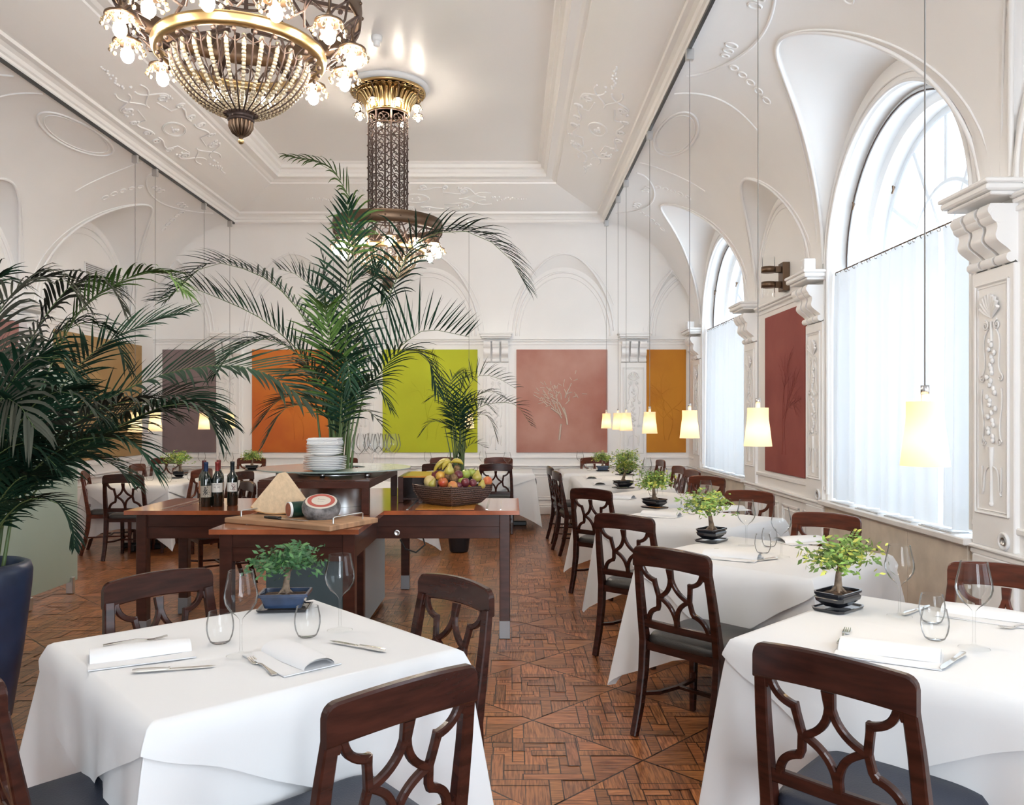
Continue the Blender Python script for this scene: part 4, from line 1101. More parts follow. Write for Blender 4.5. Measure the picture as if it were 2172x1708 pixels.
b1 = Maker(lambda: bonsai_build(2, BL, M['black_glaze'], False)); b2 = Maker(lambda: bonsai_build(5, BL, M['black_glaze'], False)); b3 = Maker(lambda: bonsai_build(9, BD, M['blue_glaze'], True, .068)); b4 = Maker(lambda: bonsai_build(13, BL, M['blue_glaze'], True))
b3(onT(605,1292), R_(5), 'dark green bonsai in a blue rectangular pot on the foremost square table', 'bonsai trees', 1.12)
b1(onT(1777,1292), R_(40), 'bonsai with yellow leaves on the nearest window-row table, largest of the row', 'bonsai trees', 1.22)
b2(onT(1509,1148), R_(50), 'second bonsai of the window row, round crown in a black pot', 'bonsai trees', 1.3)
b1(onT(1388,1078), R_(130), 'third bonsai of the window row, straggling twigs to the right', 'bonsai trees', 1.3)
b2(onT(1322,1036), R_(200), 'fourth bonsai of the window row, in front of another crown', 'bonsai trees', 1.35)
b1(onT(1325,1008), R_(20), 'bonsai on the long cloth, crown just behind the fourth one', 'bonsai trees', 1.4)
b4((1.27, 11.2, ZT), R_(0), 'farthest bonsai of the window row, in a blue pot under the pink painting', 'bonsai trees', 1.15)
b2((-4.05, 9.95, ZT), R_(90), 'leafy bonsai under the mauve painting by the green screen', 'bonsai trees', 1.4)
b1((-3.62, 11.35, ZT), R_(10), 'small bonsai with a yellow shoot left of the plate stack', 'bonsai trees', 1.2)
# ============================================================ buffet: four-armed walnut serving table
BX, BY, BZ = -1.27, 5.87, .87
bt = thing('buffet_table', 'cross-shaped polished walnut buffet table in the middle of the room', 'table', (BX, BY, 0))
A_, Wd_ = 1.33, .42
mb = MB(); cross = [(-A_,-Wd_),(-Wd_,-Wd_),(-Wd_,-A_),(Wd_,-A_),(Wd_,-Wd_),(A_,-Wd_),(A_,Wd_),(Wd_,Wd_),(Wd_,A_),(-Wd_,A_),(-Wd_,Wd_),(-A_,Wd_)]
mb.prism(cross, BZ-.028, BZ); mb.obj('tabletop', M['walnut_top'], bt)
# amber leaf let into the right arm, with pale edge strips
mb = MB(); mb.box(.62,-.33,BZ,1.02,.33,BZ+.002); mb.obj('inlaid_leaf', M['amber'], bt)
m_strip = mat('inlay_metal', (.55,.52,.48), .3, .9)
mb = MB(); mb.box(1.10,-.34,BZ,1.115,.34,BZ+.002); mb.box(1.20,-.34,BZ,1.206,.34,BZ+.002); mb.box(.56,-.36,BZ,.575,.36,BZ+.002); mb.box(-1.12,-.34,BZ,-1.105,.34,BZ+.002); mb.box(-1.04,-.34,BZ,-1.034,.34,BZ+.002)
mb.box(-.28,-1.12,BZ,-.06,-1.105,BZ+.002); mb.obj('inlay', m_strip, bt)
m_ft = mat('satin_metal_foot', (.30,.30,.31), .5, .6)
def arm_apron(vx, vy):
    px, py = -vy, vx; i0, i1 = Wd_*.0+.30, A_-.10; h = Wd_-.07
    for z0, z1, t_ in ((BZ-.115, BZ-.028, .012), (BZ-.195, BZ-.112, .0)):
        mb = MB(); q = h + t_*0
        for sg in (-1, 1):
            a = (vx*i0+px*sg*q, vy*i0+py*sg*q); b = (vx*i1+px*sg*q, vy*i1+py*sg*q)
            x0, x1 = sorted((a[0], b[0])); y0, y1 = sorted((a[1], b[1])); e1 = .011+t_*.5
            mb.box(x0-(e1 if vy else 0), y0-(e1 if vx else 0), z0, x1+(e1 if vy else 0), y1+(e1 if vx else 0), z1, .002)
        x0, x1 = sorted((vx*i1-px*h, vx*i1+px*h)); y0, y1 = sorted((vy*i1-py*h, vy*i1+py*h)); e1 = .011+t_*.5
        mb.box(x0-(e1 if vx else 0), y0-(e1 if vy else 0), z0, x1+(e1 if vx else 0), y1+(e1 if vy else 0), z1, .002)
        mb.obj('apron', M['walnut'], bt)
    for sg in (-1, 1):
        cx, cy = vx*i1+px*sg*h, vy*i1+py*sg*h
        mb = MB(); mb.box(cx-.035, cy-.035, 0, cx+.035, cy+.035, BZ-.028, .004); lg_ = mb.obj('leg', M['walnut'], bt)
        mb = MB(); mb.box(cx-.037, cy-.037, 0, cx+.037, cy+.037, .12, .002); mb.obj('metal_foot', m_ft, lg_)
for v in ((1,0),(-1,0),(0,-1),(0,1)): arm_apron(*v)
mb = MB(); mb.box(-.26,-.80,.02,.23,.75,BZ-.20,.004); mb.obj('cabinet_body', M['teal'], bt)
mb = MB(); mb.box(.23,-.38,.03,.245,.74,BZ-.20,.002); mb.obj('side_panel', M['teal_l'], bt)
mb = MB(); mb.box(.215,-.44,.0,.285,-.37,BZ-.19,.004); mb.obj('leg', M['walnut'], bt)
mb = MB(); mb.tube([(.33,-1.1,BZ-.07),(.36,-1.1,BZ-.06),(.36,-.50,BZ-.06),(.33,-.50,BZ-.07)], .008, 6); mb.obj('rail_handle', M['bronze'], bt)
sk = MB(); sk.M = Matrix.Translation((.50, -.372, BZ-.155)) @ Matrix.Rotation(PI/2, 4, 'X'); sk.lathe([(0,0),(.019,0),(.022,.004),(.019,.008),(.013,.006),(0,.004)], 20); sk.obj('power_socket', M['steel'], bt)
mb = MB(); mb.tube([(.52,-.36,BZ-.2),(.55,-.33,BZ-.27),(.62,-.30,BZ-.30),(.68,-.28,BZ-.25),(.66,-.26,BZ-.19)], .006, 6); mb.obj('cord', M['black'], bt)
# raised frame with the steel drum
up = thing('buffet_riser', 'walnut frame raised on the buffet around a steel drum', 'stand', (BX, BY, BZ))
mb = MB(); F = .36; zt = .215
for (x0,y0,x1,y1) in ((-F,-.65,F,-.62),(-F,.62,F,.65),(-F,-.62,-F+.03,.62),(F-.03,-.62,F,.62)): mb.box(x0,y0,zt-.045,x1,y1,zt,.002)
mb.obj('frame', M['walnut'], up)
for sx in (-1,1):
    for yy in (-.635, .635):
        mb = MB(); x = sx*(F-.025); mb.box(x-.025,yy-.018,0.001,x+.025,yy+.018,zt-.045,.002); mb.obj('post', M['walnut'], up)
mb = MB()
n = 48; inner = [(.26*math.cos(2*PI*k/n), .26*math.sin(2*PI*k/n)) for k in range(n)]
def sqp(a):
    c, s = math.cos(a), math.sin(a); k = min(F/abs(c) if abs(c) > 1e-6 else 9, .64/abs(s) if abs(s) > 1e-6 else 9); return (c*k, s*k)
outer = [sqp(2*PI*k/n) for k in range(n)]
mb.add([(x,y,zt+.001) for x,y in inner]+[(x,y,zt+.001) for x,y in outer]+[(x,y,zt+.008) for x,y in inner]+[(x,y,zt+.008) for x,y in outer],
  [(k,(k+1)%n,n+(k+1)%n,n+k) for k in range(n)]+[(2*n+k,3*n+k,3*n+(k+1)%n,2*n+(k+1)%n) for k in range(n)]+[(n+k,n+(k+1)%n,3*n+(k+1)%n,3*n+k) for k in range(n)]+[(k,2*n+k,2*n+(k+1)%n,(k+1)%n) for k in range(n)])
mb.obj('top_plate', M['walnut'], up)
mb = MB(); mb.lathe([(.24,.001),(.24,.232),(.262,.236),(.262,.224)], 48); mb.lathe([(.232,.232),(.232,.02)], 48); mb.obj('steel_drum', M['steel'], up)
for sx, sy in ((-1,-1),(1,-1),(-1,1),(1,1),(0,-1.35)):
    mb = MB(); mb.lathe([(0,.224),(.016,.224),(.016,.252),(0,.252)], 16, (sx*.30, sy*.30*1.3 if sx else -.40, 0)); mb.obj('standoff', M['steel'], up)
gd = MB(); GZ = BZ+.258
n = 72; ri, ro_ = .215, .545
rings_ = [(ri,.0),(ri,.010),(ro_-.002,.010),(ro_,.008),(ro_,.002),(ro_-.002,0)]
vs = [(BX+r*math.cos(2*PI*k/n), BY+r*math.sin(2*PI*k/n), GZ+z) for r, z in rings_ for k in range(n)]
gd.add(vs, [(i*n+k, i*n+(k+1)%n, ((i+1)%6)*n+(k+1)%n, ((i+1)%6)*n+k) for i in range(6) for k in range(n)])
m_gt = mat('green_glass_shelf', (.27,.36,.33), .32, spec=.8, coat=.5); m_gt.node_tree.nodes['Principled BSDF'].inputs['Transmission Weight'].default_value = .35
o = gd.obj('glass_shelf', m_gt); tag(o, 'round greenish glass shelf raised over the middle of the buffet', 'shelf')
GT = GZ+.0105
# drawer case behind, right
dc = thing('drawer_case', 'small drawer case with an amber lid on the back right of the buffet', 'drawers', (BX+.58, BY+.42-.02, BZ))
mb = MB(); mb.box(-.14,-.30,.001,-.10,.30,.19,.002); mb.box(.10,-.30,.001,.13,.30,.19,.002); mb.box(-.10,-.28,.02,.10,.28,.03); mb.box(-.10,.26,.001,.10,.28,.18); mb.obj('case', M['walnut'], dc)
mb = MB(); mb.box(-.10,-.32,.185,.30,.20,.197,.002); mb.obj('lid', M['amber'], dc)
for k in range(2):
    mb = MB(); mb.box(.13,-.28,.03+k*.075,.145,.20,.085+k*.075,.002)
    for q in range(12): mb.box(.145,-.26+q*.036,.05+k*.075,.147,-.25+q*.036,.075+k*.075)
    mb.obj('drawer', mat('pale_drawer_front', (.52,.36,.26), .4) if k == 0 else bpy.data.materials['pale_drawer_front'], dc)
# plates: six smaller on eight larger, then folded napkins
def plate_build(r):
    mb = MB(); mb.lathe([(0,.002),(.55*r,.0),(.60*r,.004),(.98*r,.017),(r,.0195),(.985*r,.021),(.62*r,.008),(.5*r,.006),(0,.006)], 56); return tag(mb.obj('plate', M['china']), '', 'plate')
pb = P(686, 1000, z=GT); PX, PY = pb.x, pb.y+.05
big, small = Maker(lambda: plate_build(.142)), Maker(lambda: plate_build(.122))
rr = random.Random(3)
for k in range(8): big((PX+rr.uniform(-.004,.004), PY+rr.uniform(-.004,.004), GT+.0115*k), 0, ['lowest','second','third','fourth','fifth','sixth','seventh','topmost'][k]+' of the eight large white plates in the stack on the glass shelf', 'large plates in the stack')
for k in range(6): small((PX-.003+rr.uniform(-.004,.004), PY+rr.uniform(-.004,.004), GT+.0115*8+.012+.0112*k), 0, ['lowest','second','third','fourth','fifth','topmost'][k]+' of the six smaller white plates on top of the plate stack', 'small plates in the stack')
z = GT+.0115*8+.012+.0112*5+.0215
for k in range(5):
    mb = MB(); w_ = .108-.002*k; dz = .0082
    mb.box(-w_,-.085,0,w_,.085,dz-.0006,.003); o = mb.obj('napkin', M['napkin']); o.location = (PX+rr.uniform(-.003,.003), PY+rr.uniform(-.004,.004), z+dz*k); o.rotation_euler = (0,0,rr.uniform(-.03,.03))
    tag(o, ['bottom','second','middle','fourth','top'][k]+' folded napkin of the pile lying on the plates', 'napkin', 'folded napkins on the plates')
for k, (px, py) in enumerate(((760,1000),(770,993),(786,998),(800,996),(806,1000),(817,992),(829,995),(835,997),(792,989))):
    d = 1.5-GT; p = P(px, py, z=GT); WG((p.x, p.y, GT), 0, 'one of nine empty wine glasses crowded on the glass shelf', 'wine glasses on the glass shelf', .92)
# wine bottles
def text_verts(s, size):
    cu = bpy.data.curves.new('t', 'FONT'); cu.body = s; cu.size = size; cu.align_x = 'CENTER'; cu.resolution_u = 3
    o = bpy.data.objects.new('t', cu); COL.objects.link(o); dg = bpy.context.evaluated_depsgraph_get(); dg.update()
    me = o.evaluated_get(dg).to_mesh(); vs = [tuple(v.co) for v in me.vertices]; fs = [tuple(p.vertices) for p in me.polygons]
    o.evaluated_get(dg).to_mesh_clear(); bpy.data.objects.remove(o); bpy.data.curves.remove(cu); return vs, fs
m_bot = mat('dark_bottle_glass', (.006,.010,.007), .06, spec=.9, coat=.6)
def bottle(loc, rz, capcol, lab, labcol, z0, z1, txt, label):
    t = thing('wine_bottle', label, 'wine bottle', loc, rz, 'wine bottles on the buffet')
    mb = MB(); mb.lathe([(0,.0),(.034,.0),(.0375,.005),(.0375,.19),(.034,.207),(.020,.232),(.0145,.248),(.0140,.262)], 32, smooth=True); mb.obj('glass_body', m_bot, t)
    mb = MB(); mb.lathe([(.0145,.245),(.0148,.262),(.0150,.298),(.0158,.300),(.0158,.311),(.0140,.313),(0,.313)], 24); mb.obj('capsule', mat('capsule_'+lab, capcol, .35, .3), t)
    mb = MB(); R = .0379; aw = 1.25
    mb.grid(lambda u, v: (R*math.sin((u-.5)*2*aw), -R*math.cos((u-.5)*2*aw), z0+(z1-z0)*v), 20, 1); lb = mb.obj('paper_label', mat('label_'+lab, labcol, .7), t)
    if txt:
        mk = MB()
        for s_, size, zz, xo, mi in txt:
            mk.mi = mi
            if s_ == '*':  # printed motif of twigs and dots
                r2 = random.Random(int(zz*1000)); 
                for q in range(34):
                    a, h_ = xo+r2.gauss(0,.22), zz+r2.gauss(0,.017); 
                    if abs(a) > aw-.1 or not z0+.004 < h_ < z1-.004: continue
                    k_ = r2.uniform(.0012,.0030); mk.add([(R*1.006*math.sin(a+e1), -R*1.006*math.cos(a+e1), h_+e2) for e1, e2 in ((-k_/R,-k_),(k_/R,-k_*.6),(k_/R*.7,k_),(-k_/R*.8,k_*.8))], [(0,1,2,3)])
                continue
            vs, fs = text_verts(s_, size)
            mk.add([(R*1.006*math.sin(xo+x/R), -R*1.006*math.cos(xo+x/R), zz+y) for x, y, _ in vs], fs)
        mk.obj('printing', [mat('ink_'+lab, (.03,.03,.03), .7), mat('ink2_'+lab, (.25,.10,.10), .7)], lb)
def onB(px, py): p = P(px, py, z=BZ); return (p.x, p.y, BZ+.0005)
bottle(onB(433,1068), R_(0), (.10,.018,.02), 'a', (.40,.20,.12), .075, .165, [('*',0,.12,.2,1)], 'wine bottle with maroon capsule and orange-brown label, behind the other bottles')
bottle(onB(437,1075), R_(20), (.012,.03,.09), 'b', (.38,.34,.28), .068, .148, [('*',0,.10,0,0),('*',0,.115,.1,0),('*',0,.12,-.1,0)], 'wine bottle with blue capsule and grey etched label')
bottle(onB(461,1074), R_(12), (.22,.025,.02), 'c', (.66,.64,.60), .10, .165, [('M E R I', .0145, .149, 0, 0), ('M  M', .020, .128, 0, 0)], 'wine bottle with bright red capsule and a white lettered label')
bottle(onB(464,1066), R_(40), (.20,.03,.025), 'd', (.45,.34,.25), .09, .15, [], 'wine bottle with red capsule mostly hidden behind the lettered one')
bottle(onB(493,1072), R_(0), (.010,.014,.018), 'e', (.72,.70,.66), .10, .165, [('*',0,.14,.5,1),('*',0,.12,.55,0)], 'tallest wine bottle with black capsule and floral label, apart at the right')
# cheese board
cbp = P(620, 1093, z=BZ)
BB = thing('cheese_board', 'wooden cheese board with steel handles on the front arm of the buffet', 'board', (-1.247, 4.83, BZ+.001), R_(-28))
m_board = mat('worn_board_wood', (.42,.24,.13), .6, noise_s=3, noise_amt=.15, stretch=(1,8,1))
mb = MB(); mb.box(-.405,-.215,0,.405,.215,.030,.004); mb.obj('planks', m_board, BB)
for sx in (-1, 1):
    mb = MB(); mb.tube([(sx*.355,-.13,.030),(sx*.355,-.13,.062),(sx*.355,-.12,.066),(sx*.355,.12,.066),(sx*.355,.13,.062),(sx*.355,.13,.030)], .005, 8); mb.obj('handle', M['steel'], BB)
CZ = BZ+.0315
# wedge of hard cheese
m_ch = mat('hard_cheese_paste', (.66,.50,.33), .65, noise_s=30, noise_amt=.05, bump=.2, bscale=60); m_rd = mat('cheese_rind', (.50,.27,.11), .5)
w = thing('cheese_wedge', 'large pale triangular wedge of hard cheese leaning on the cheese board', 'cheese', (-1.43, 5.03, CZ+.003), R_(-8)); w.scale = (.72, 1, .97)
mb = MB(); outl = [(-.23,.035),(-.18,.010),(-.09,-.003),(.0,-.006),(.09,.0),(.17,.02),(.235,.055),(.02,.235),(.0,.245),(-.02,.235)]
mb.prism([(x, z) for x, z in outl], -.06, .03, lambda x, y, q: (x, q+y*.22, y+.012)); mb.obj('paste', m_ch, w)
mb = MB(); lo_ = outl[:7]; 
pl = [(x,z) for x,z in lo_]+[(x*1.015,z-.006) for x,z in reversed(lo_)]
mb.prism(pl, -.062, .032, lambda x, y, q: (x, q+y*.22, y+.012)); mb.obj('rind', m_rd, w)
# cut cylinder of sausage-like cheese in green wrapper
s_ = thing('cheese_roll', 'cut roll with reddish face in a dark green wrapper with white lettering', 'cheese', (-1.264, 4.87, CZ+.047), R_(-53))
m_gw = mat('dark_green_wrapper', (.012,.045,.030), .35); m_rf = mat('reddish_cut_face', (.42,.14,.08), .7, noise_s=40, noise_amt=.1)
mb = MB(); mb.M = Matrix.Rotation(PI/2, 4, 'X'); mb.lathe([(0,-.07),(.0458,-.07),(.0458,.055),(.046,.062)], 32); mb.obj('wrapper', m_gw, s_)
mb = MB(); mb.M = Matrix.Rotation(PI/2, 4, 'X'); mb.lathe([(.0463,.060),(.0463,.074),(.041,.0745)], 32); mb.obj('white_edge', M['white'], s_)
mb = MB(); mb.M = Matrix.Rotation(PI/2, 4, 'X'); mb.lathe([(.0415,.0748),(.0,.0748)], 32); mb.obj('cut_face', m_rf, s_)
mk = MB(); vs, fs = text_verts('FINN', .034); 
def wrapc(x, y, a0): a = a0 + x/.0463; return None
mk.add([(.0464*math.cos(R_(115)-y/.0464*1.0), x*.9, .0464*math.sin(R_(115)-y/.0464*1.0)) for x, y, _ in vs], fs); 
for k in range(7): mk.add([(.0464*math.cos(R_(200+dx)), -.045+k*.012+dy, .0464*math.sin(R_(200+dx))) for dx, dy in ((0,0),(10+k%3*4,0),(10+k%3*4,.008),(0,.008))], [(0,1,2,3)])
mk.obj('wrapper_print', M['white'], s_)
# grey-rinded round cheese with round paper label
s_ = thing('round_cheese', 'grey-rinded round cheese with a red and cream paper disc on top', 'cheese', (-1.125, 4.82, CZ+.010), 0)
s_.rotation_euler = (R_(22), R_(5), 0)
m_gr = mat('grey_rind', (.20,.19,.19), .85, noise_s=16, noise_amt=.35, bump=.6, bscale=70)
mb = MB(); mb.lathe([(0,.0),(.080,.0),(.102,.012),(.112,.038),(.113,.062),(.104,.086),(.088,.096),(0,.098)], 44, (0,0,.006)); mb.obj('rind', m_gr, s_)
mb = MB(); mb.lathe([(.092,.1005),(.084,.1035),(0,.105)], 44, (0,0,.0)); o = mb.obj('paper_disc', mat('cream_paper', (.60,.55,.48), .6), s_); 
mb = MB(); mb.lathe([(.080,.1048),(.056,.1052)], 44); mb.obj('red_ring', mat('red_print', (.42,.09,.07), .6), o)
mk = MB()
for k, (tx, sz, yy) in enumerate((('Reblo', .020, .006), ('de Lait', .014, -.018))):
    vs, fs = text_verts(tx, sz); mk.add([(x, y+yy, .1062) for x, y, _ in vs], fs)
mk.obj('printing', mat('grey_ink', (.25,.22,.2), .7), o)
s_ = thing('cheese_knife', 'black-handled cheese knife lying at the front of the cheese board', 'knife', (-1.32, 4.72, CZ+.008), R_(-33))
mb = MB(); mb.sweep([(-.16,.0,0),(-.12,0,0),(-.05,0,0),(-.035,0,0)], [.010,.015,.012,.014], [.007,.009,.008,.009], (0,0,1), .3); mb.obj('handle', M['black'], s_)
mb = MB(); mb.prism([(-.04,-.010),(.14,-.010),(.20,.006),(.13,.010),(-.04,.009)], -.0015, .0015); mb.obj('blade', M['steel'], s_)
# fruit basket
fc = P(962, 1068, z=BZ); FX, FY = -.42, 5.87
bk = thing('fruit_basket', 'square dark woven basket turned on the diagonal on the right arm of the buffet', 'basket', (FX, FY, BZ+.001), R_(47)); bk.scale = (1.10,1.10,1.05)
m_wk = bpy.data.materials.new('dark_wicker'); m_wk.use_nodes = True; nt = m_wk.node_tree; b = nt.nodes['Principled BSDF']
tc = nt.nodes.new('ShaderNodeTexCoord'); wv = nt.nodes.new('ShaderNodeTexWave'); wv.bands_direction = 'Z'; wv.inputs['Scale'].default_value = 22; wv.inputs['Distortion'].default_value = 3.5; wv.inputs['Detail Scale'].default_value = 6
nt.links.new(tc.outputs['Object'], wv.inputs[0]); rp = nt.nodes.new('ShaderNodeValToRGB'); rp.color_ramp.elements[0].color = (.018,.010,.008,1); rp.color_ramp.elements[1].color = (.17,.10,.075,1)
nt.links.new(wv.outputs[1], rp.inputs[0]); nt.links.new(rp.outputs[0], b.inputs[0]); b.inputs['Roughness'].default_value = .5
bp = nt.nodes.new('ShaderNodeBump'); bp.inputs['Strength'].default_value = .9; bp.inputs['Distance'].default_value = .006; nt.links.new(wv.outputs[1], bp.inputs['Height']); nt.links.new(bp.outputs[0], b.inputs['Normal'])
mb = MB(); prof = [(.115,.0),(.135,.012),(.165,.05),(.182,.09),(.188,.128),(.178,.130),(.170,.09),(.150,.05),(.12,.016)]
vs = []; n = 56
for h_, z_ in prof:
    for k in range(n):
        a = 2*PI*k/n+PI/4; c_, s2 = math.cos(a), math.sin(a); q = (abs(c_)**22+abs(s2)**22)**(-1/22); vs.append((h_*q*c_, h_*q*s2, z_ + .010*(max(0, q-1.0)*2.2)*(z_ > .12)))
mb.add(vs, [(i*n+k, i*n+(k+1)%n, (i+1)*n+(k+1)%n, (i+1)*n+k) for i in range(len(prof)-1) for k in range(n)])
for qx, qy in ((1,1),(1,-1),(-1,1),(-1,-1)): mb.tube([(qx*h_*.985, qy*h_*.985, z_+.004+(.012 if z_ > .12 else 0)) for h_, z_ in prof[:5]], .0055, 6)
mb.add(vs[:n], [tuple(range(n))[::-1]]); mb.add(vs[-n:], [tuple(range(n))]); mb.obj('woven_body', m_wk, bk)
def fruitmat(nm, c1, c2, r=.35): return mat(nm, c1, r, noise_s=14, noise_amt=.2, col2=c2, coat=.2)
FM = {'apple': fruitmat('red_apple', (.50,.06,.03), (.45,.16,.04)), 'peach': fruitmat('peach', (.52,.10,.04), (.55,.28,.07), .6), 'plum': fruitmat('plum', (.16,.025,.03), (.10,.015,.03)), 'pear': fruitmat('yellow_pear', (.48,.42,.09), (.42,.33,.07)),
      'kiwi': mat('kiwi_skin', (.19,.11,.05), .85, noise_s=60, noise_amt=.3), 'green_apple': fruitmat('green_apple', (.36,.42,.08), (.28,.36,.06)), 'orange': fruitmat('yellow_orange', (.60,.36,.06), (.58,.30,.05)), 'melon': fruitmat('pale_melon', (.62,.48,.20), (.55,.42,.18), .6), 'banana': fruitmat('banana', (.52,.40,.05), (.42,.33,.05))}
def fruit(kind, loc, r, label, tilt=(0,0), rz=0):
    t = thing(kind if kind != 'green_apple' else 'apple', label, kind.replace('_', ' ').replace('green apple', 'apple'), loc, rz, 'fruit piled in the basket'); t.rotation_euler = (tilt[0], tilt[1], rz)
    mb = MB()
    if kind == 'pear': pf = [(0,-1),(.45,-.93),(.85,-.6),(1,-.15),(.88,.3),(.58,.7),(.42,1.05),(.34,1.3),(.18,1.45),(0,1.47)]
    elif kind in ('apple','green_apple'): pf = [(0,-.82),(.3,-.92),(.75,-.7),(1,-.1),(.95,.35),(.7,.78),(.35,.92),(.12,.80),(0,.74)]
    elif kind == 'kiwi': pf = [(0,-1.2),(.4,-1.1),(.8,-.65),(.95,0),(.8,.65),(.4,1.1),(0,1.2)]
    elif kind == 'plum': pf = [(0,-1.1),(.4,-1),(.85,-.55),(1,0),(.9,.5),(.5,.95),(.1,1.08),(0,1.02)]
    else: pf = [(0,-1),(.38,-.92),(.71,-.71),(.92,-.38),(1,0),(.92,.38),(.71,.71),(.38,.92),(0,1)]
    mb.lathe([(a*r, b_*r) for a, b_ in pf], 20); mb.obj('flesh', FM[kind], t)
    if kind in ('pear','apple','green_apple','orange'):
        st = MB(); z_ = pf[-1][1]*r; st.tube([(0,0,z_-.003),(.002,0,z_+.012),(.006,.002,z_+.020)], [.0018,.0015,.002], 5); st.obj('stalk', M['bark'], t)
fz = BZ+.135
def bf(px, py, dy): # place in the pile from a pixel, at depth FY+dy
    p = P(px, py, d=FY+dy); return (p.x, p.y, p.z)
FR = [('melon',912,1022,-.02,.046,'pale yellow melon at the left rim of the basket'),('orange',934,1010,-.02,.036,'yellow orange in the left part of the fruit pile'),('apple',940,1024,-.09,.037,'red apple left of the basket corner'),('peach',960,1031,-.15,.036,'red-orange peach right above the basket corner'),
 ('plum',924,1008,.04,.032,'dark plum high at the left of the fruit pile'),('kiwi',951,1010,-.03,.028,'brown kiwi in the middle of the pile, left one'),('kiwi',963,1016,-.08,.032,'brown kiwi in the middle of the pile, lower one'),('kiwi',970,995,.03,.027,'brown kiwi at the top of the pile behind the pear'),
 ('plum',973,1008,-.03,.033,'dark red plum under the top kiwi'),('green_apple',988,1006,.02,.034,'green apple right of the dark plum'),('green_apple',1001,1003,.07,.031,'small green apple at the back right of the pile'),('pear',1012,1012,.02,.036,'yellow-green pear lying high at the right'),
 ('plum',987,1024,-.09,.032,'reddish plum in the front of the pile, larger'),('plum',1003,1025,-.07,.028,'reddish plum in the front of the pile, smaller'),('peach',1034,1021,.02,.036,'peach at the right rim of the basket'),('pear',1022,1029,-.05,.028,'small yellow pear lying at the right rim'),
 ('green_apple',979,1022,-.04,.030,'green apple half hidden between the plums'),('pear',917,1026,-.05,.030,'tawny pear lying at the left rim'),('plum',973,1031,-.12,.026,'plum low in the gap beside the front peach'),('orange',1000,1034,-.06,.028,'orange low behind the front rim')]
for kd, px, py, dy, r, lab in FR: fruit(kd, bf(px, py, dy), r, lab, (rr.uniform(-.5,.5), rr.uniform(-.5,.5)), rr.uniform(0,6))
fruit('pear', bf(953,998,-.03), .036, 'upright green pear at the top of the fruit pile', (0,.1))
for k in range(9):   # fill under the visible layer
    a = k*.7; fruit('apple', (FX+.085*math.cos(a), FY+.085*math.sin(a), BZ+.085), .042, 'apple deep in the basket under the visible fruit')
bn = thing('banana_bunch', 'bunch of bananas arching over the top left of the fruit pile', 'bananas', bf(957, 981, .02), 0, 'fruit piled in the basket')
for k in range(5):
    mb = MB(); pts = []; a0 = R_(200-k*4)
    tgt = [(-.125,-.03,-.07),(-.115,.0,-.06),(-.09,.03,-.05),(-.06,-.05,-.05),(.085,.01,-.015)][k]; ctl = [(-.08,-.02,.035),(-.07,.0,.045),(-.05,.02,.04),(-.04,-.04,.02),(.05,.0,.03)][k]
    for q in range(11):
        t_ = q/10; p = Vector((0,0,0))*(1-t_)**2+Vector(ctl)*2*t_*(1-t_)+Vector(tgt)*t_*t_; pts.append(p)
    mb.tube(pts, [.006,.009,.015,.017,.018,.018,.018,.017,.014,.009,.004], 7); mb.obj('banana', FM['banana'], bn)
# ============================================================ green glass screen at the left
gs = thing('glass_screen', 'frosted green glass screen standing beside the blue planter', 'screen', (-3.745, 5.6, 0))
mb = MB(); mb.prism([(-2.2,.10),(1.40,.10),(1.40,1.80),(1.30,1.86),(-2.2,1.86)], -.006, .006, lambda x, y, q: (q, x, y)); mb.obj('panel', M['frost'], gs)
for yy in (1.30, .55, -1.2):
    mb = MB(); mb.box(-.03, yy-.02, 0, .03, yy+.02, .14, .004) if yy > 1 else mb.box(-.03, yy-.16, 0, .03, yy+.16, .10, .004); mb.obj('foot', M['steel'], gs)
for yy in (.62, -1.0):
    mb = MB(); mb.M = Matrix.Translation((.006, yy, .27)) @ Matrix.Rotation(PI/2, 4, 'Y'); mb.lathe([(.016,0),(.016,.008),(0,.010)], 20); mb.obj('bolt', M['steel'], gs)
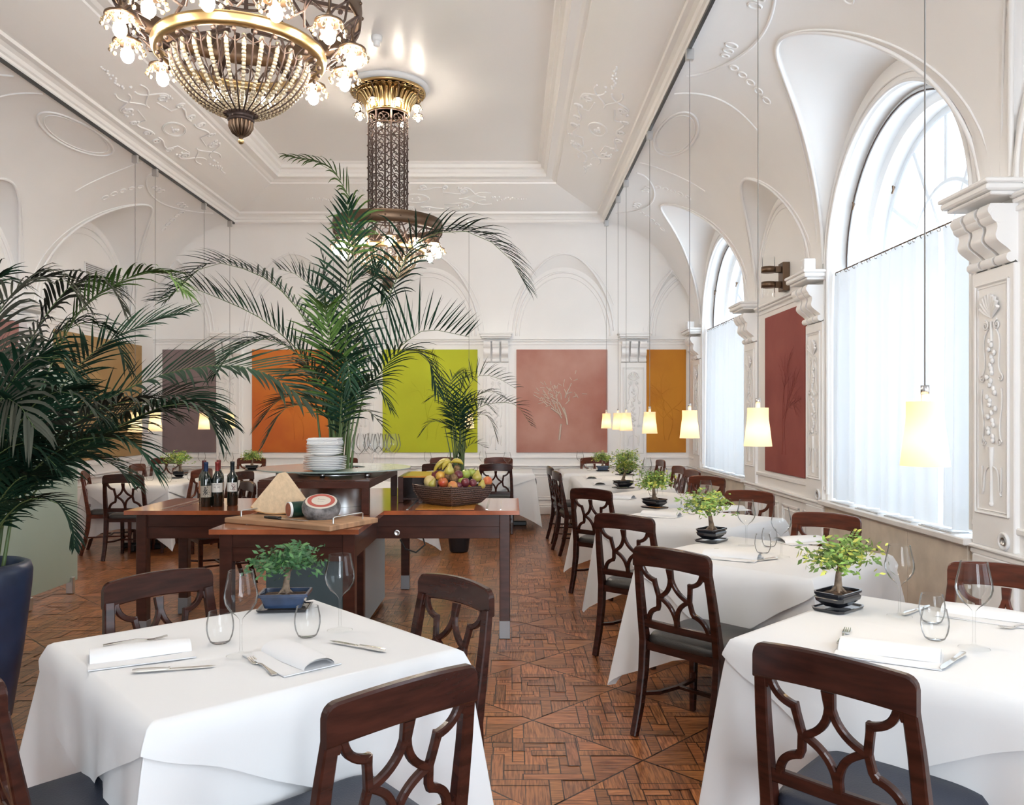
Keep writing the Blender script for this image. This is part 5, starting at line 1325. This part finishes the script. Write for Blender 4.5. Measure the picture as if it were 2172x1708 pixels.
# ============================================================ palms
def frond(parent, pts, rnd, leafm, Ls=.34, npair=34, droop=.35, start=.28, wid=.011, stemr=.006, lift=.15, normal=None):
    """pts: control polyline of the midrib; leaflets on both sides"""
    pts = [Vector(p) for p in pts]
    # Catmull-Rom resample
    ext = [pts[0]*2-pts[1]] + pts + [pts[-1]*2-pts[-2]]; cv_ = []
    for i in range(1, len(ext)-2):
        for q in range(10):
            t = q/10; a, b_, c, d = ext[i-1], ext[i], ext[i+1], ext[i+2]
            cv_.append(.5*((2*b_)+(c-a)*t+(2*a-5*b_+4*c-d)*t*t+(3*b_-a-3*c+d)*t**3))
    cv_.append(pts[-1]); L = [0]
    for i in range(1, len(cv_)): L.append(L[-1]+(cv_[i]-cv_[i-1]).length)
    tot = L[-1]
    def at_(s):
        s *= tot
        for i in range(1, len(L)):
            if L[i] >= s: k = (s-L[i-1])/max(1e-9, L[i]-L[i-1]); return cv_[i-1].lerp(cv_[i], k), (cv_[i]-cv_[i-1]).normalized()
        return cv_[-1], (cv_[-1]-cv_[-2]).normalized()
    mb = MB(); mb.mi = 1
    mb.tube([at_(i/14)[0] for i in range(15)], [stemr*(1-.78*i/14) for i in range(15)], 5); mb.mi = 0
    UP = Vector((0,0,1))
    for k in range(npair):
        s = start+(1-start)*(k+.3)/npair; p, T = at_(s)
        N = normal if normal else UP
        side = T.cross(N)
        if side.length < .15: side = T.cross(Vector((0,1,0)))
        side.normalize(); nb_ = side.cross(T).normalized()
        u = (s-start)/(1-start); le = Ls*(.45+.55*math.sin(PI*min(1, .15+u*.80)))*(1-.35*u**4)
        ang = 1.15-.75*u
        for sg in (-1, 1):
            l_ = le*rnd.uniform(.82, 1.1); a_ = ang+rnd.uniform(-.1,.1); w_ = wid*rnd.uniform(.8,1.1)
            d = (T*math.cos(a_)+side*sg*math.sin(a_)+nb_*(lift+rnd.uniform(-.07,.07))).normalized()
            g = droop*rnd.uniform(.7,1.3); row = []; n = 5; q_ = p.copy(); dd = d.copy(); up2 = (nb_*.9+T*.3)
            for i in range(n+1):
                ww = w_*(.45,1,1.0,.8,.5,.04)[i]; sd = dd.cross(nb_); sd = sd.normalized() if sd.length > .1 else side
                row.append((q_+sd*ww, q_-nb_*ww*.35*0+nb_*(-ww*.45), q_-sd*ww))
                q_ = q_+dd*(l_/n); dd = (dd+Vector((0,0,-1))*g*(.25+.3*i)/n*2.0).normalized()
            vs = [v for r in row for v in r]; fs = []
            for i in range(n): a = i*3; fs += [(a,a+1,a+4,a+3),(a+1,a+2,a+5,a+4)]
            mb.add(vs, fs, True)
    return mb.obj('frond', [leafm, M['stalk']], parent)
def palm(name, label, base, fronds, seed, pot=None, **kw):
    rnd = random.Random(seed); t = thing(name, label, 'palm', (0,0,0)); t.location = (base[0], base[1], 0)
    off = Vector((base[0], base[1], 0))
    if pot: pot(t, base)
    for f in fronds:
        leafm = f.get('m', M['leaf']); pts = []
        for (px, py, dy) in f['p']: p = P(px, py, d=base[1]+dy); pts.append(p-off)
        b0 = Vector((rnd.uniform(-.05,.05), rnd.uniform(-.05,.05), base[2])); pts = [b0]+pts
        q = dict(kw); q.update({k: v for k, v in f.items() if k not in ('p','m')})
        sp_ = q.pop('sparse', 1); wk = q.pop('wk', 1); q['Ls'] = q.get('Ls', .34)*q.pop('lk', 1); q['npair'] = int(q.get('npair', 34)*sp_); q['wid'] = q.get('wid', .011)*wk
        frond(t, pts, rnd, leafm, **q)
    return t, rnd, off
def lathe_pot(prof, m, soil_r, soil_z):
    def f(t, base):
        mb = MB(); mb.lathe(prof, 48); mb.obj('pot', m, t)
        mb = MB(); mb.grid(lambda u, v: (soil_r*v*math.cos(2*PI*u), soil_r*v*math.sin(2*PI*u), soil_z+.01*math.sin(u*40)*v), 30, 4); mb.obj('soil', M['soil'], t)
    return f
def drum_soil(t, base):
    mb = MB(); mb.grid(lambda u, v: (.228*v*math.cos(2*PI*u), .228*v*math.sin(2*PI*u), base[2]-.01+.006*math.sin(u*40)*v), 30, 4); mb.obj('soil', M['soil'], t)
LG, GR = M['leaf_light'], M['leaf_grey']
# tall palm in the middle of the buffet
F2 = [
 dict(p=[(735,700,0),(752,480,-.05),(722,382,-.1),(680,345,-.15),(604,330,-.2)], m=LG, Ls=.24, npair=26, start=.62, droop=.9, wid=.010),
 dict(p=[(735,740,.05),(738,560,.0),(741,470,-.1),(735,425,-.2)], Ls=.38, npair=30, start=.42, droop=.35, lift=.0, m=M['leaf'], normal=Vector((0,-1,.15)), wid=.009),
 dict(p=[(770,720,0),(830,620,-.1),(880,515,-.2),(985,490,-.25),(1070,535,-.3),(1115,605,-.35)], Ls=.44, npair=40, start=.48, droop=.55, lift=.25),
 dict(p=[(700,800,0),(660,700,0),(600,620,0),(530,575,.05),(440,562,.1),(350,640,.15)], Ls=.32, npair=40, start=.42, droop=.45, lift=.3),
 dict(p=[(700,820,-.05),(650,760,-.1),(560,680,-.2),(480,640,-.25),(400,612,-.3),(330,640,-.35)], Ls=.34, npair=40, start=.42, droop=.35, lift=.5),
 dict(p=[(745,850,-.05),(790,790,-.1),(850,735,-.15),(905,700,-.2),(995,715,-.25)], Ls=.44, npair=36, start=.30, droop=.05, lift=1.3),
 dict(p=[(745,860,-.1),(800,800,-.2),(850,745,-.3),(905,760,-.35),(930,835,-.4)], Ls=.30, npair=34, start=.35, droop=.6, lift=.1),
 dict(p=[(720,850,-.1),(700,740,-.2),(690,660,-.25),(690,640,-.4)], Ls=.34, npair=36, start=.30, droop=.4, m=LG, normal=Vector((.1,-1,.1))),
 dict(p=[(712,860,.1),(700,700,.2),(745,600,.2),(800,590,.2),(820,640,.1)], Ls=.30, npair=30, start=.4, droop=.5),
 dict(p=[(735,870,-.1),(770,820,-.25),(795,810,-.35),(830,870,-.4)], Ls=.26, npair=26, start=.25, droop=.5),
 dict(p=[(700,880,-.05),(650,840,-.1),(590,850,-.15),(545,905,-.2)], Ls=.26, npair=30, start=.38, droop=.25, m=M['leaf']),
 dict(p=[(700,890,-.15),(650,862,-.25),(600,870,-.3),(555,950,-.35)], Ls=.22, npair=26, start=.38, droop=.25),
 dict(p=[(690,850,-.1),(640,760,-.2),(570,720,-.25),(500,740,-.3),(450,800,-.3)], Ls=.30, npair=34, start=.38, droop=.6, m=M['leaf']),
 dict(p=[(720,850,.1),(690,660,.15),(640,590,.2),(590,570,.2)], Ls=.30, npair=30, start=.45, droop=.2, lift=.6),
 dict(p=[(740,880,0),(775,870,-.05),(800,890,-.1),(830,930,-.1)], Ls=.16, npair=16, start=.3, droop=.2),
 dict(p=[(735,860,.1),(760,680,.2),(790,600,.25),(800,560,.2)], Ls=.28, npair=28, start=.45, droop=.3),
 dict(p=[(700,870,0),(680,820,-.1),(650,780,-.2),(600,800,-.3)], Ls=.28, npair=26, start=.35, droop=.5, m=GR),
 dict(p=[(725,840,-.2),(730,780,-.35),(735,760,-.5),(745,830,-.6)], Ls=.30, npair=28, start=.30, droop=.6),
 dict(p=[(700,800,.1),(670,640,.1),(690,580,.1),(680,530,.1)], Ls=.16, npair=20, start=.6, droop=.3),
]
t2, r2, off2 = palm('potted_palm', 'tall feathery palm rising from the steel drum on the buffet', (BX, BY, 1.085), F2, 11, drum_soil, wid=.0085, sparse=.85)
for k in range(16):
    mb = MB(); a = r2.uniform(0, 6.28); r = r2.uniform(.02,.12); x0, y0 = r*math.cos(a), r*math.sin(a); mb.tube([(x0,y0,1.07),(x0*1.25,y0*1.25,1.35),(x0*1.9,y0*1.9,1.75+r2.uniform(-.1,.1))], [.011,.008,.004], 6); mb.obj('stem', M['stalk'], t2)
# leafy palm at the left in the blue planter
P1 = (-2.62, 3.98, .80)
F1 = [
 dict(p=[(60,1020,.2),(180,880,.3),(330,800,.3),(470,775,.2),(570,795,.1),(655,855,0)], Ls=.34, npair=42, start=.42, droop=.2, wid=.011, normal=Vector((0,-.5,1))),
 dict(p=[(50,1050,-.1),(160,960,-.2),(280,890,-.3),(380,855,-.4),(440,885,-.4),(468,940,-.4)], Ls=.24, npair=40, start=.40, droop=.9, wid=.010),
 dict(p=[(40,1000,.1),(90,820,.2),(170,660,.3),(270,590,.3),(345,580,.25),(400,625,.2)], Ls=.24, npair=36, start=.50, droop=.6, m=LG, wid=.010),
 dict(p=[(40,1000,.2),(110,850,.4),(200,745,.6),(300,690,.7),(400,660,.7)], Ls=.28, npair=36, start=.45, droop=.35, wid=.010, normal=Vector((0,-.5,1))),
 dict(p=[(-20,1000,-.1),(-30,800,0),(0,660,.1),(60,600,.2),(130,590,.2),(175,640,.2)], Ls=.28, npair=36, start=.40, droop=.9, m=GR),
 dict(p=[(-10,1020,-.2),(-20,900,-.4),(40,790,-.5),(110,750,-.5),(160,800,-.5)], Ls=.28, npair=34, start=.35, droop=.9),
 dict(p=[(20,1060,-.1),(90,980,-.3),(180,930,-.4),(280,940,-.45),(330,1000,-.45)], Ls=.26, npair=36, start=.35, droop=.6),
 dict(p=[(10,1100,-.2),(60,1060,-.3),(120,1065,-.3),(152,1110,-.3),(158,1160,-.3)], Ls=.13, npair=30, start=.45, droop=.4, wid=.008),
 dict(p=[(-40,1050,0),(-60,950,-.2),(-20,860,-.5),(30,850,-.7),(75,910,-.75)], Ls=.36, npair=32, start=.40, droop=.8, m=GR, wid=.010, normal=Vector((0,-1,.5))),
 dict(p=[(0,1050,.1),(30,900,.2),(80,760,.4),(150,690,.5),(230,700,.6),(270,780,.6)], Ls=.26, npair=34, start=.40, droop=.9),
 dict(p=[(-30,1100,0),(20,1000,.1),(60,920,.3),(130,870,.5),(230,850,.6)], Ls=.28, npair=32, start=.30, droop=.4, normal=Vector((0,-1,.6))),
 dict(p=[(10,1050,-.1),(80,960,-.2),(170,890,-.3),(280,850,-.35),(370,880,-.35)], Ls=.24, npair=36, start=.45, droop=.8, m=GR),
 dict(p=[(-60,1050,.1),(-80,850,.2),(-60,680,.3),(-10,590,.3),(40,600,.3)], Ls=.30, npair=34, start=.40, droop=.7),
 dict(p=[(-60,1080,0),(-90,980,-.2),(-60,900,-.3),(0,880,-.4),(60,960,-.45)], Ls=.30, npair=32, start=.3, droop=.8),
 dict(p=[(0,1100,.1),(50,1030,.2),(130,980,.3),(220,975,.4),(290,1030,.4)], Ls=.22, npair=28, start=.3, droop=.5),
 dict(p=[(-30,1120,-.1),(0,1060,-.3),(50,1010,-.4),(110,1020,-.5)], Ls=.24, npair=26, start=.2, droop=.6),
 dict(p=[(-50,1100,.1),(-40,960,.2),(0,840,.3),(60,780,.4),(120,830,.4)], Ls=.28, npair=32, start=.35, droop=.9),
 dict(p=[(-20,1000,.1),(30,800,.2),(90,680,.3),(160,600,.3),(230,605,.3),(265,660,.3)], Ls=.22, npair=34, start=.50, droop=1.0, m=GR),
 dict(p=[(-40,1130,-.1),(-50,1050,-.3),(-10,970,-.5),(60,940,-.6),(120,990,-.6)], Ls=.26, npair=30, start=.25, droop=.7),
 dict(p=[(0,1020,-.3),(30,920,-.5),(80,850,-.6),(150,830,-.7),(210,880,-.7)], Ls=.28, npair=34, start=.35, droop=.7),
 dict(p=[(60,1060,.1),(170,940,.2),(290,860,.2),(400,840,.1),(485,900,.1)], Ls=.26, npair=40, start=.42, droop=.6, wid=.010, normal=Vector((0,-.4,1))),
 dict(p=[(0,1080,.0),(70,1000,.1),(170,950,.1),(240,920,.1)], Ls=.26, npair=30, start=.2, droop=.4, normal=Vector((0,-1,.6))),
 dict(p=[(-60,1120,.0),(-70,1040,-.1),(-20,1000,-.2),(40,1040,-.2)], Ls=.24, npair=24, start=.3, droop=.6),
 dict(p=[(-30,980,.1),(10,860,.3),(60,780,.4),(130,770,.5),(190,830,.5)], Ls=.30, npair=30, start=.35, droop=.7),
]
big_pot = lathe_pot([(0,0),(.13,0),(.15,.02),(.20,.35),(.235,.66),(.240,.74),(.230,.775),(.205,.785),(.195,.770),(.195,.70)], M['pot_blue'], .196, .72)
t1, r1, off1 = palm('potted_palm', 'big leafy palm in a tall blue planter at the left edge', P1, F1, 5, big_pot, sparse=.95, wk=.86, lk=1.22)
for k in range(22):
    mb = MB(); a = r1.uniform(0, 6.28); r = r1.uniform(.01,.13); x0, y0 = r*math.cos(a), r*math.sin(a); mb.tube([(x0,y0,.71),(x0*1.3+.02,y0*1.3,1.05),(x0*2+.06,y0*2,1.45+r1.uniform(-.2,.2))], [.011,.008,.004], 6); mb.obj('stem', M['stalk'], t1)
# slender palm behind the fruit basket
P3 = (-.575, 9.05, .92)
F3 = [
 dict(p=[(960,900,0),(945,840,0),(925,790,0),(915,745,0)], Ls=.20, npair=30, start=.35, droop=.15, lift=.4),
 dict(p=[(975,900,0),(985,840,-.1),(1010,800,-.1),(1050,800,-.1),(1095,825,-.1)], Ls=.30, npair=34, start=.30, droop=.3, lift=.8),
 dict(p=[(985,930,0),(1010,870,-.1),(1050,855,-.1),(1095,860,-.1),(1128,905,-.1)], Ls=.26, npair=32, start=.30, droop=.3, lift=.5),
 dict(p=[(965,930,0),(945,900,0),(915,895,0),(888,925,0)], Ls=.18, npair=26, start=.35, droop=.35),
 dict(p=[(975,900,-.1),(975,850,-.2),(985,805,-.2),(1000,800,-.3)], Ls=.30, npair=30, start=.25, droop=.5),
 dict(p=[(965,880,0),(955,830,.1),(960,800,.2),(985,790,.2),(1010,810,.2)], Ls=.26, npair=28, start=.3, droop=.5),
 dict(p=[(985,930,0),(1015,880,0),(1040,890,0),(1055,935,0)], Ls=.20, npair=24, start=.4, droop=.6, m=GR),
 dict(p=[(990,950,0),(1010,940,0),(1030,950,0)], Ls=.18, npair=18, start=.1, droop=.2, lift=.4),
 dict(p=[(965,900,-.1),(950,860,-.2),(935,835,-.2),(905,850,-.2)], Ls=.24, npair=24, start=.4, droop=.6),
 dict(p=[(975,890,-.1),(990,860,-.3),(1020,850,-.4),(1050,875,-.4)], Ls=.26, npair=26, start=.3, droop=.6),
 dict(p=[(980,900,0),(1000,850,.1),(1040,830,.2),(1080,850,.2)], Ls=.24, npair=26, start=.35, droop=.5, m=GR),
]
pot3 = lathe_pot([(0,0),(.095,0),(.105,.02),(.165,.5),(.215,.88),(.225,.90),(.212,.905),(.20,.88)], M['pot_black'], .20, .87)
t3, r3, off3 = palm('potted_palm', 'slender palm in a tall tapered black pot behind the fruit basket', P3, F3, 8, pot3, wid=.0075, sparse=.72)
for k in range(9):
    mb = MB(); a = r3.uniform(0, 6.28); r = r3.uniform(.02,.09); x0, y0 = r*math.cos(a), r*math.sin(a); mb.tube([(x0,y0,.86),(x0*1.2,y0*1.2,1.1),(x0*1.9,y0*1.9,1.45+r3.uniform(-.1,.1))], [.010,.007,.004], 6); mb.obj('stem', M['stalk'], t3)
# ============================================================ pendant lamps
def pendant_build(Ltop, nodark=False):
    t = thing('pendant_lamp', '', 'pendant lamp')   # origin at the shade's lower rim
    mb = MB(); mb.lathe([(.078,0),(.074,.03),(.068,.085),(.062,.13),(.0595,.15),(.0585,.17),(.0585,.218)], 40)
    mb.lathe([(.0575,.217),(.0575,.17),(.061,.13),(.067,.085),(.073,.03),(.077,0)], 40); mb.lathe([(.0585,.218),(.012,.218)], 40)
    mb.obj('lamp_shade', M['shade'], t)
    mb = MB(); mb.lathe([(.013,.218),(.013,.242)], 16); mb.obj('socket', M['white'], t)
    mb = MB(); mb.lathe([(0,.242),(.0135,.242),(.0135,.272),(0,.272)], 18); mb.obj('cap', M['steel'], t)
    mb = MB(); mb.sph((0,0,.085), .030, 14, 10, (1,1,1.15)); mb.obj('bulb', M['lampbulb'], t)
    mb = MB(); mb.tube([(0,0,.27),(0,0,Ltop)], .0028, 5); mb.obj('cord', M['iron'] if False else mat('grey_cord', (.22,.20,.19), .6) if 'grey_cord' not in bpy.data.materials else bpy.data.materials['grey_cord'], t)
    mb = MB(); mb.box(-.030,-.022,Ltop-.01,.030,.022,Ltop+.075,.003); mb.obj('track_adapter', M['steel'], t)
    return t
ZB = 1.335
pend = Maker(lambda: pendant_build(4.30-ZB))
ys = [2.74, 4.59, 6.34, 8.16, 9.83, 10.56, 11.85]
labs = ['nearest pendant lamp with glowing white shade, hanging before the big curtain', 'second pendant lamp from the camera, before the red painting', 'third pendant lamp from the camera, over the second bonsai tables', 'pendant lamp before the left half of the ochre painting', 'pendant lamp overlapping its neighbour, right one of the close pair', 'pendant lamp overlapping its neighbour, left one of the close pair', 'farthest pendant of the window row, at the edge of the pink painting']
for y, lb in zip(ys, labs): pend((HX1, y, ZB), 0, lb, 'pendant lamps over the window row')
for x, y, lb in ((HX0, 8.90, 'pendant lamp half hidden by fronds before the tan painting'), (HX0, 9.40, 'pendant lamp behind fronds, cord second from the left'), (HX0, 10.9, 'pendant lamp glowing through the fronds before the mauve painting'), (HX0, 11.9, 'pendant lamp just left of the orange painting'), (-2.60, 11.9, 'pendant lamp hidden behind the tall palm, at the end wall'), (-.61, 11.9, 'pendant lamp glowing through the slender palm, at the end wall')):
    pend((x, y, ZB), 0, lb, 'pendant lamps of the far side')
# ============================================================ chandeliers
def lampcup(parent, loc, s=1.0):
    e_ = bpy.data.objects.new('lamp_cup', None); COL.objects.link(e_); e_.parent = parent; e_.location = loc; e_.scale = (s,)*3
    return e_
def cup_meshes():
    a = MB(); a.lathe([(.006,.105),(.010,.085),(.016,.075),(.030,.062),(.052,.050),(.066,.044),(.068,.036),(.060,.034),(.03,.040),(0,.042)], 24)
    b_ = MB(); b_.sph((0,0,-.024), .030, 14, 10, (1,1,1.25)); b_.lathe([(.016,.010),(.012,.035)], 12)
    c = MB()
    for k in range(11):
        w_ = 2*PI*k/11
        for q, (r, z, s) in enumerate(((.062,.022,.0085),(.076,-.004,.0105))):
            a_ = w_ + (.0 if q % 2 else .12); c.sph((r*math.cos(a_), r*math.sin(a_), z), s, 7, 5)
    return a.mesh('brass_cup', [M['bronze']]), b_.mesh('bulb', [M['bulb']]), c.mesh('crystal_drops', [M['drop']])
CUP = cup_meshes()
def add_cup(parent, loc, s=1.0):
    e_ = lampcup(parent, loc, s)
    for nm, me in zip(('brass_cup','bulb','crystal_drops'), CUP):
        o = bpy.data.objects.new(nm, me); COL.objects.link(o); o.parent = e_
    return e_
def chandelier_build():
    t = thing('chandelier', '', 'chandelier')     # origin at the ceiling (z = 5)
    C5 = -5.0
    mb = MB(); mb.lathe([(0,0),(.435,0),(.435,-.02),(.40,-.045),(.36,-.05)], 56); mb.obj('ceiling_rose', M['plaster'], t)
    # capital of leaves and tracery
    mb = MB(); mb.lathe([(.395,-.05),(.40,-.065),(.385,-.075),(.37,-.07)], 48)
    for k in range(32):
        a = 2*PI*k/32; ca, sa = math.cos(a), math.sin(a)
        mb.tube([(ca*r, sa*r, z) for r, z in ((.218,-.28),(.226,-.22),(.25,-.16),(.29,-.11),(.325,-.095),(.335,-.12))], [.010,.017,.020,.020,.016,.008], 5)
        b1_ = a+PI/32
        pts = [((.355+.03*math.cos(q))*math.cos(b1_+.06*math.sin(q)), (.355+.03*math.cos(q))*math.sin(b1_+.06*math.sin(q)), -.085) for q in [2*PI*i/10 for i in range(10)]]
        mb.tube(pts, .004, 4, closed=True)
    mb.lathe([(.33,-.07),(.27,-.10),(.235,-.17),(.212,-.27)], 40)
    mb.lathe([(.222,-.275),(.232,-.285),(.226,-.30),(.212,-.305)], 48); mb.obj('capital', M['brass'], t)
    # lattice column
    z0, z1, R = -.305, -1.42, .208; co_ = MB()
    for z in (z0, z0-.13, z1+.03, z1): co_.tube([(R*math.cos(a), R*math.sin(a), z) for a in [2*PI*i/32 for i in range(32)]], .007, 5, closed=True)
    for k in range(8):
        a = 2*PI*k/8+.2; co_.sweep([(R*math.cos(a), R*math.sin(a), z0), (R*math.cos(a), R*math.sin(a), z1)], .010, .006, (math.cos(a), math.sin(a), 0))
        for j in range(9):
            co_.sph((R*1.02*math.cos(a), R*1.02*math.sin(a), z0-.1-(z0-z1)*0 - j*.118), .012, 6, 4)
    def on(a, z): return (R*math.cos(a), R*math.sin(a), z)
    rows = 12; dz = (z0-z1-.06)/rows
    for k in range(8):
        ac = 2*PI*(k+.5)/8+.2; hw = PI/8*.86
        for j in range(rows):
            zc = z0-.03-dz*(j+.5)
            for sg in (-1, 1):
                pts = []
                for i in range(13):
                    q = i/12; th = sg*(PI*.5-2.6*PI*q*.8); rr_ = .034*(1-.72*q); pts.append(on(ac+sg*.42*hw*1.0+rr_*math.cos(th)*1.1/R*1.0, zc+rr_*math.sin(th)*1.1))
                co_.tube(pts, .0048, 4, caps=False)
            if j % 2 == 0: co_.tube([on(ac+.80*hw*math.cos(q), zc+.040*math.sin(q)) for q in [2*PI*i/14 for i in range(14)]], .0045, 4, closed=True)
            co_.sph(on(ac, zc+dz*.5), .008, 5, 4)
    co_.obj('lattice_column', M['iron'], t)
    # upper ring, gallery, lower ring
    mb = MB(); mb.lathe([(.555,-1.44),(.575,-1.43),(.580,-1.48),(.575,-1.55),(.555,-1.555),(.548,-1.49),(.555,-1.44)], 64)
    for k in range(24): a = 2*PI*k/24; mb.sph((.580*math.cos(a), .580*math.sin(a), -1.49), .010, 6, 4)
    mb.obj('upper_ring', M['bronze'], t)
    mb = MB()
    for k in range(24):
        a = 2*PI*k/24; b_ = 2*PI*(k+.5)/24
        P_ = lambda r, w_, z: (r*math.cos(w_), r*math.sin(w_), z)
        mb.tube([P_(.57,a,-1.55),P_(.53,a+.10,-1.61),P_(.48,b_,-1.67),P_(.425,a+.02,-1.71)], .006, 4); mb.tube([P_(.57,a,-1.55),P_(.53,a-.10,-1.61),P_(.48,a-PI/24,-1.67),P_(.425,a-.02,-1.71)], .006, 4)
        mb.tube([P_(.50+.03*math.cos(q), a+.07*math.sin(q), -1.63-.03*math.cos(q)) for q in [2*PI*i/9 for i in range(9)]], .004, 4, closed=True)
        mb.sph(P_(.53, a, -1.60), .013, 6, 5)
    for k in range(6):
        a = 2*PI*k/6+.1; P_ = lambda r, z: (r*math.cos(a), r*math.sin(a), z)
        mb.sweep([P_(.21,-1.42),P_(.30,-1.46),P_(.57,-1.50)], .012, .010, (0,0,1)); mb.sweep([P_(.40,-1.74),P_(.25,-1.66),P_(.05,-1.62)], .012, .008, (0,0,1))
        mb.tube([P_(.22,-1.42),P_(.30,-1.55),P_(.40,-1.72)], .008, 5)
    mb.obj('gallery', M['iron'], t)
    mb = MB(); mb.lathe([(.370,-1.725),(.385,-1.712),(.402,-1.718),(.408,-1.735),(.400,-1.748),(.403,-1.758),(.390,-1.770),(.360,-1.768),(.350,-1.755),(.370,-1.725)], 72); mb.obj('lower_ring', M['brass'], t)
    # beaded bowl
    def bowl(q):   # q 0..1 from rim to boss
        pr = ((.318,-1.785),(.315,-1.82),(.295,-1.865),(.268,-1.905),(.232,-1.945),(.190,-1.98),(.140,-2.008),(.090,-2.026),(.06,-2.033))
        f_ = q*(len(pr)-1); i = min(int(f_), len(pr)-2); k_ = f_-i; return (pr[i][0]*(1-k_)+pr[i+1][0]*k_, pr[i][1]*(1-k_)+pr[i+1][1]*k_)
    bm = MB(); q = 0.0; s0 = bowl(0); acc = []
    N = 22; qs = []
    for i in range(N): qs.append((i/N)**1.0*.93)
    for i, q in enumerate(qs):
        r, z = bowl(q); s = .0125*(1-.35*q)+.0; bm.sph((r, 0, z), s, 7, 5)
    bme = bm.mesh('bead_string', [M['crystal']])
    rb = MB(); rb.tube([(bowl(i/14)[0]+.004, 0, bowl(i/14)[1]) for i in range(15)], .004, 4)
    rb.tube([(bowl(.0)[0],0,-1.79)]+[(.36,.0,-1.765),(.378,-.03,-1.76)], .0045, 4); rb.tube([(bowl(.0)[0],0,-1.79)]+[(.36,.0,-1.765),(.378,.03,-1.76)], .0045, 4)
    for sg in (-1, 1): rb.tube([(bowl(.10)[0],0,bowl(.10)[1]), (.325,sg*.030,-1.80), (.33,sg*.042,-1.785)], .0035, 4)
    rb.sph((.372,0,-1.785), .011, 6, 5)
    rme = rb.mesh('rib', [M['iron']])
    for k in range(26):
        for me, off_, nm in ((bme, 0, 'bead_string'), (rme, .5, 'rib')):
            o = bpy.data.objects.new(nm, me); COL.objects.link(o); o.parent = t; o.rotation_euler = (0,0,2*PI*(k+off_)/26)
    mb = MB(); mb.lathe([(0,-2.012),(.055,-2.012),(.068,-2.020),(.069,-2.030),(.055,-2.036),(.052,-2.048),(.062,-2.055),(.063,-2.062),(.052,-2.067)], 28); mb.obj('boss_plate', M['iron'], t)
    mb = MB()
    for k in range(16):
        a = 2*PI*k/16; mb.tube([(.050*math.cos(a),.050*math.sin(a),-2.068),(.050*math.cos(a),.050*math.sin(a),-2.092),(.038*math.cos(a),.038*math.sin(a),-2.117),(.018*math.cos(a),.018*math.sin(a),-2.135)], [.009,.010,.008,.004], 5)
    mb.lathe([(.052,-2.066),(.050,-2.092),(.040,-2.115),(.022,-2.132),(.010,-2.142),(.008,-2.150)], 28); mb.obj('boss', M['bronze'], t)
    mb = MB(); mb.sph((0,0,-2.160), .0145, 12, 8); mb.obj('finial', M['brass'], t)
    for k in range(12):
        a = 2*PI*k/12+R_(4); e_ = add_cup(t, (.535*math.cos(a), .535*math.sin(a), -1.735), 1.0)
        o = MB(); o.tube([(0,0,.10),(-.0*math.cos(a),0,.14),(.03*math.cos(a),.03*math.sin(a),.185)], .006, 5); o.obj('hanger', M['bronze'], e_)
    for k in range(8):
        a = 2*PI*k/8+.35; e_ = add_cup(t, (.335*math.cos(a), .335*math.sin(a), -.27), .72)
        o = MB(); o.tube([(0,0,.10),(.01,0,.20),(.05*math.cos(a),.05*math.sin(a),.27)], .006, 5); o.obj('hanger', M['bronze'], e_)
    return t
ch = Maker(chandelier_build)
ch((-1.31, 3.94, 5.0), 0, 'near chandelier at the top, its beaded bowl cut by the upper edge of the picture', 'chandeliers')
ch((-1.30, 8.60, 5.0), R_(6), 'far chandelier with full lattice column, half hidden behind the tall palm', 'chandeliers')
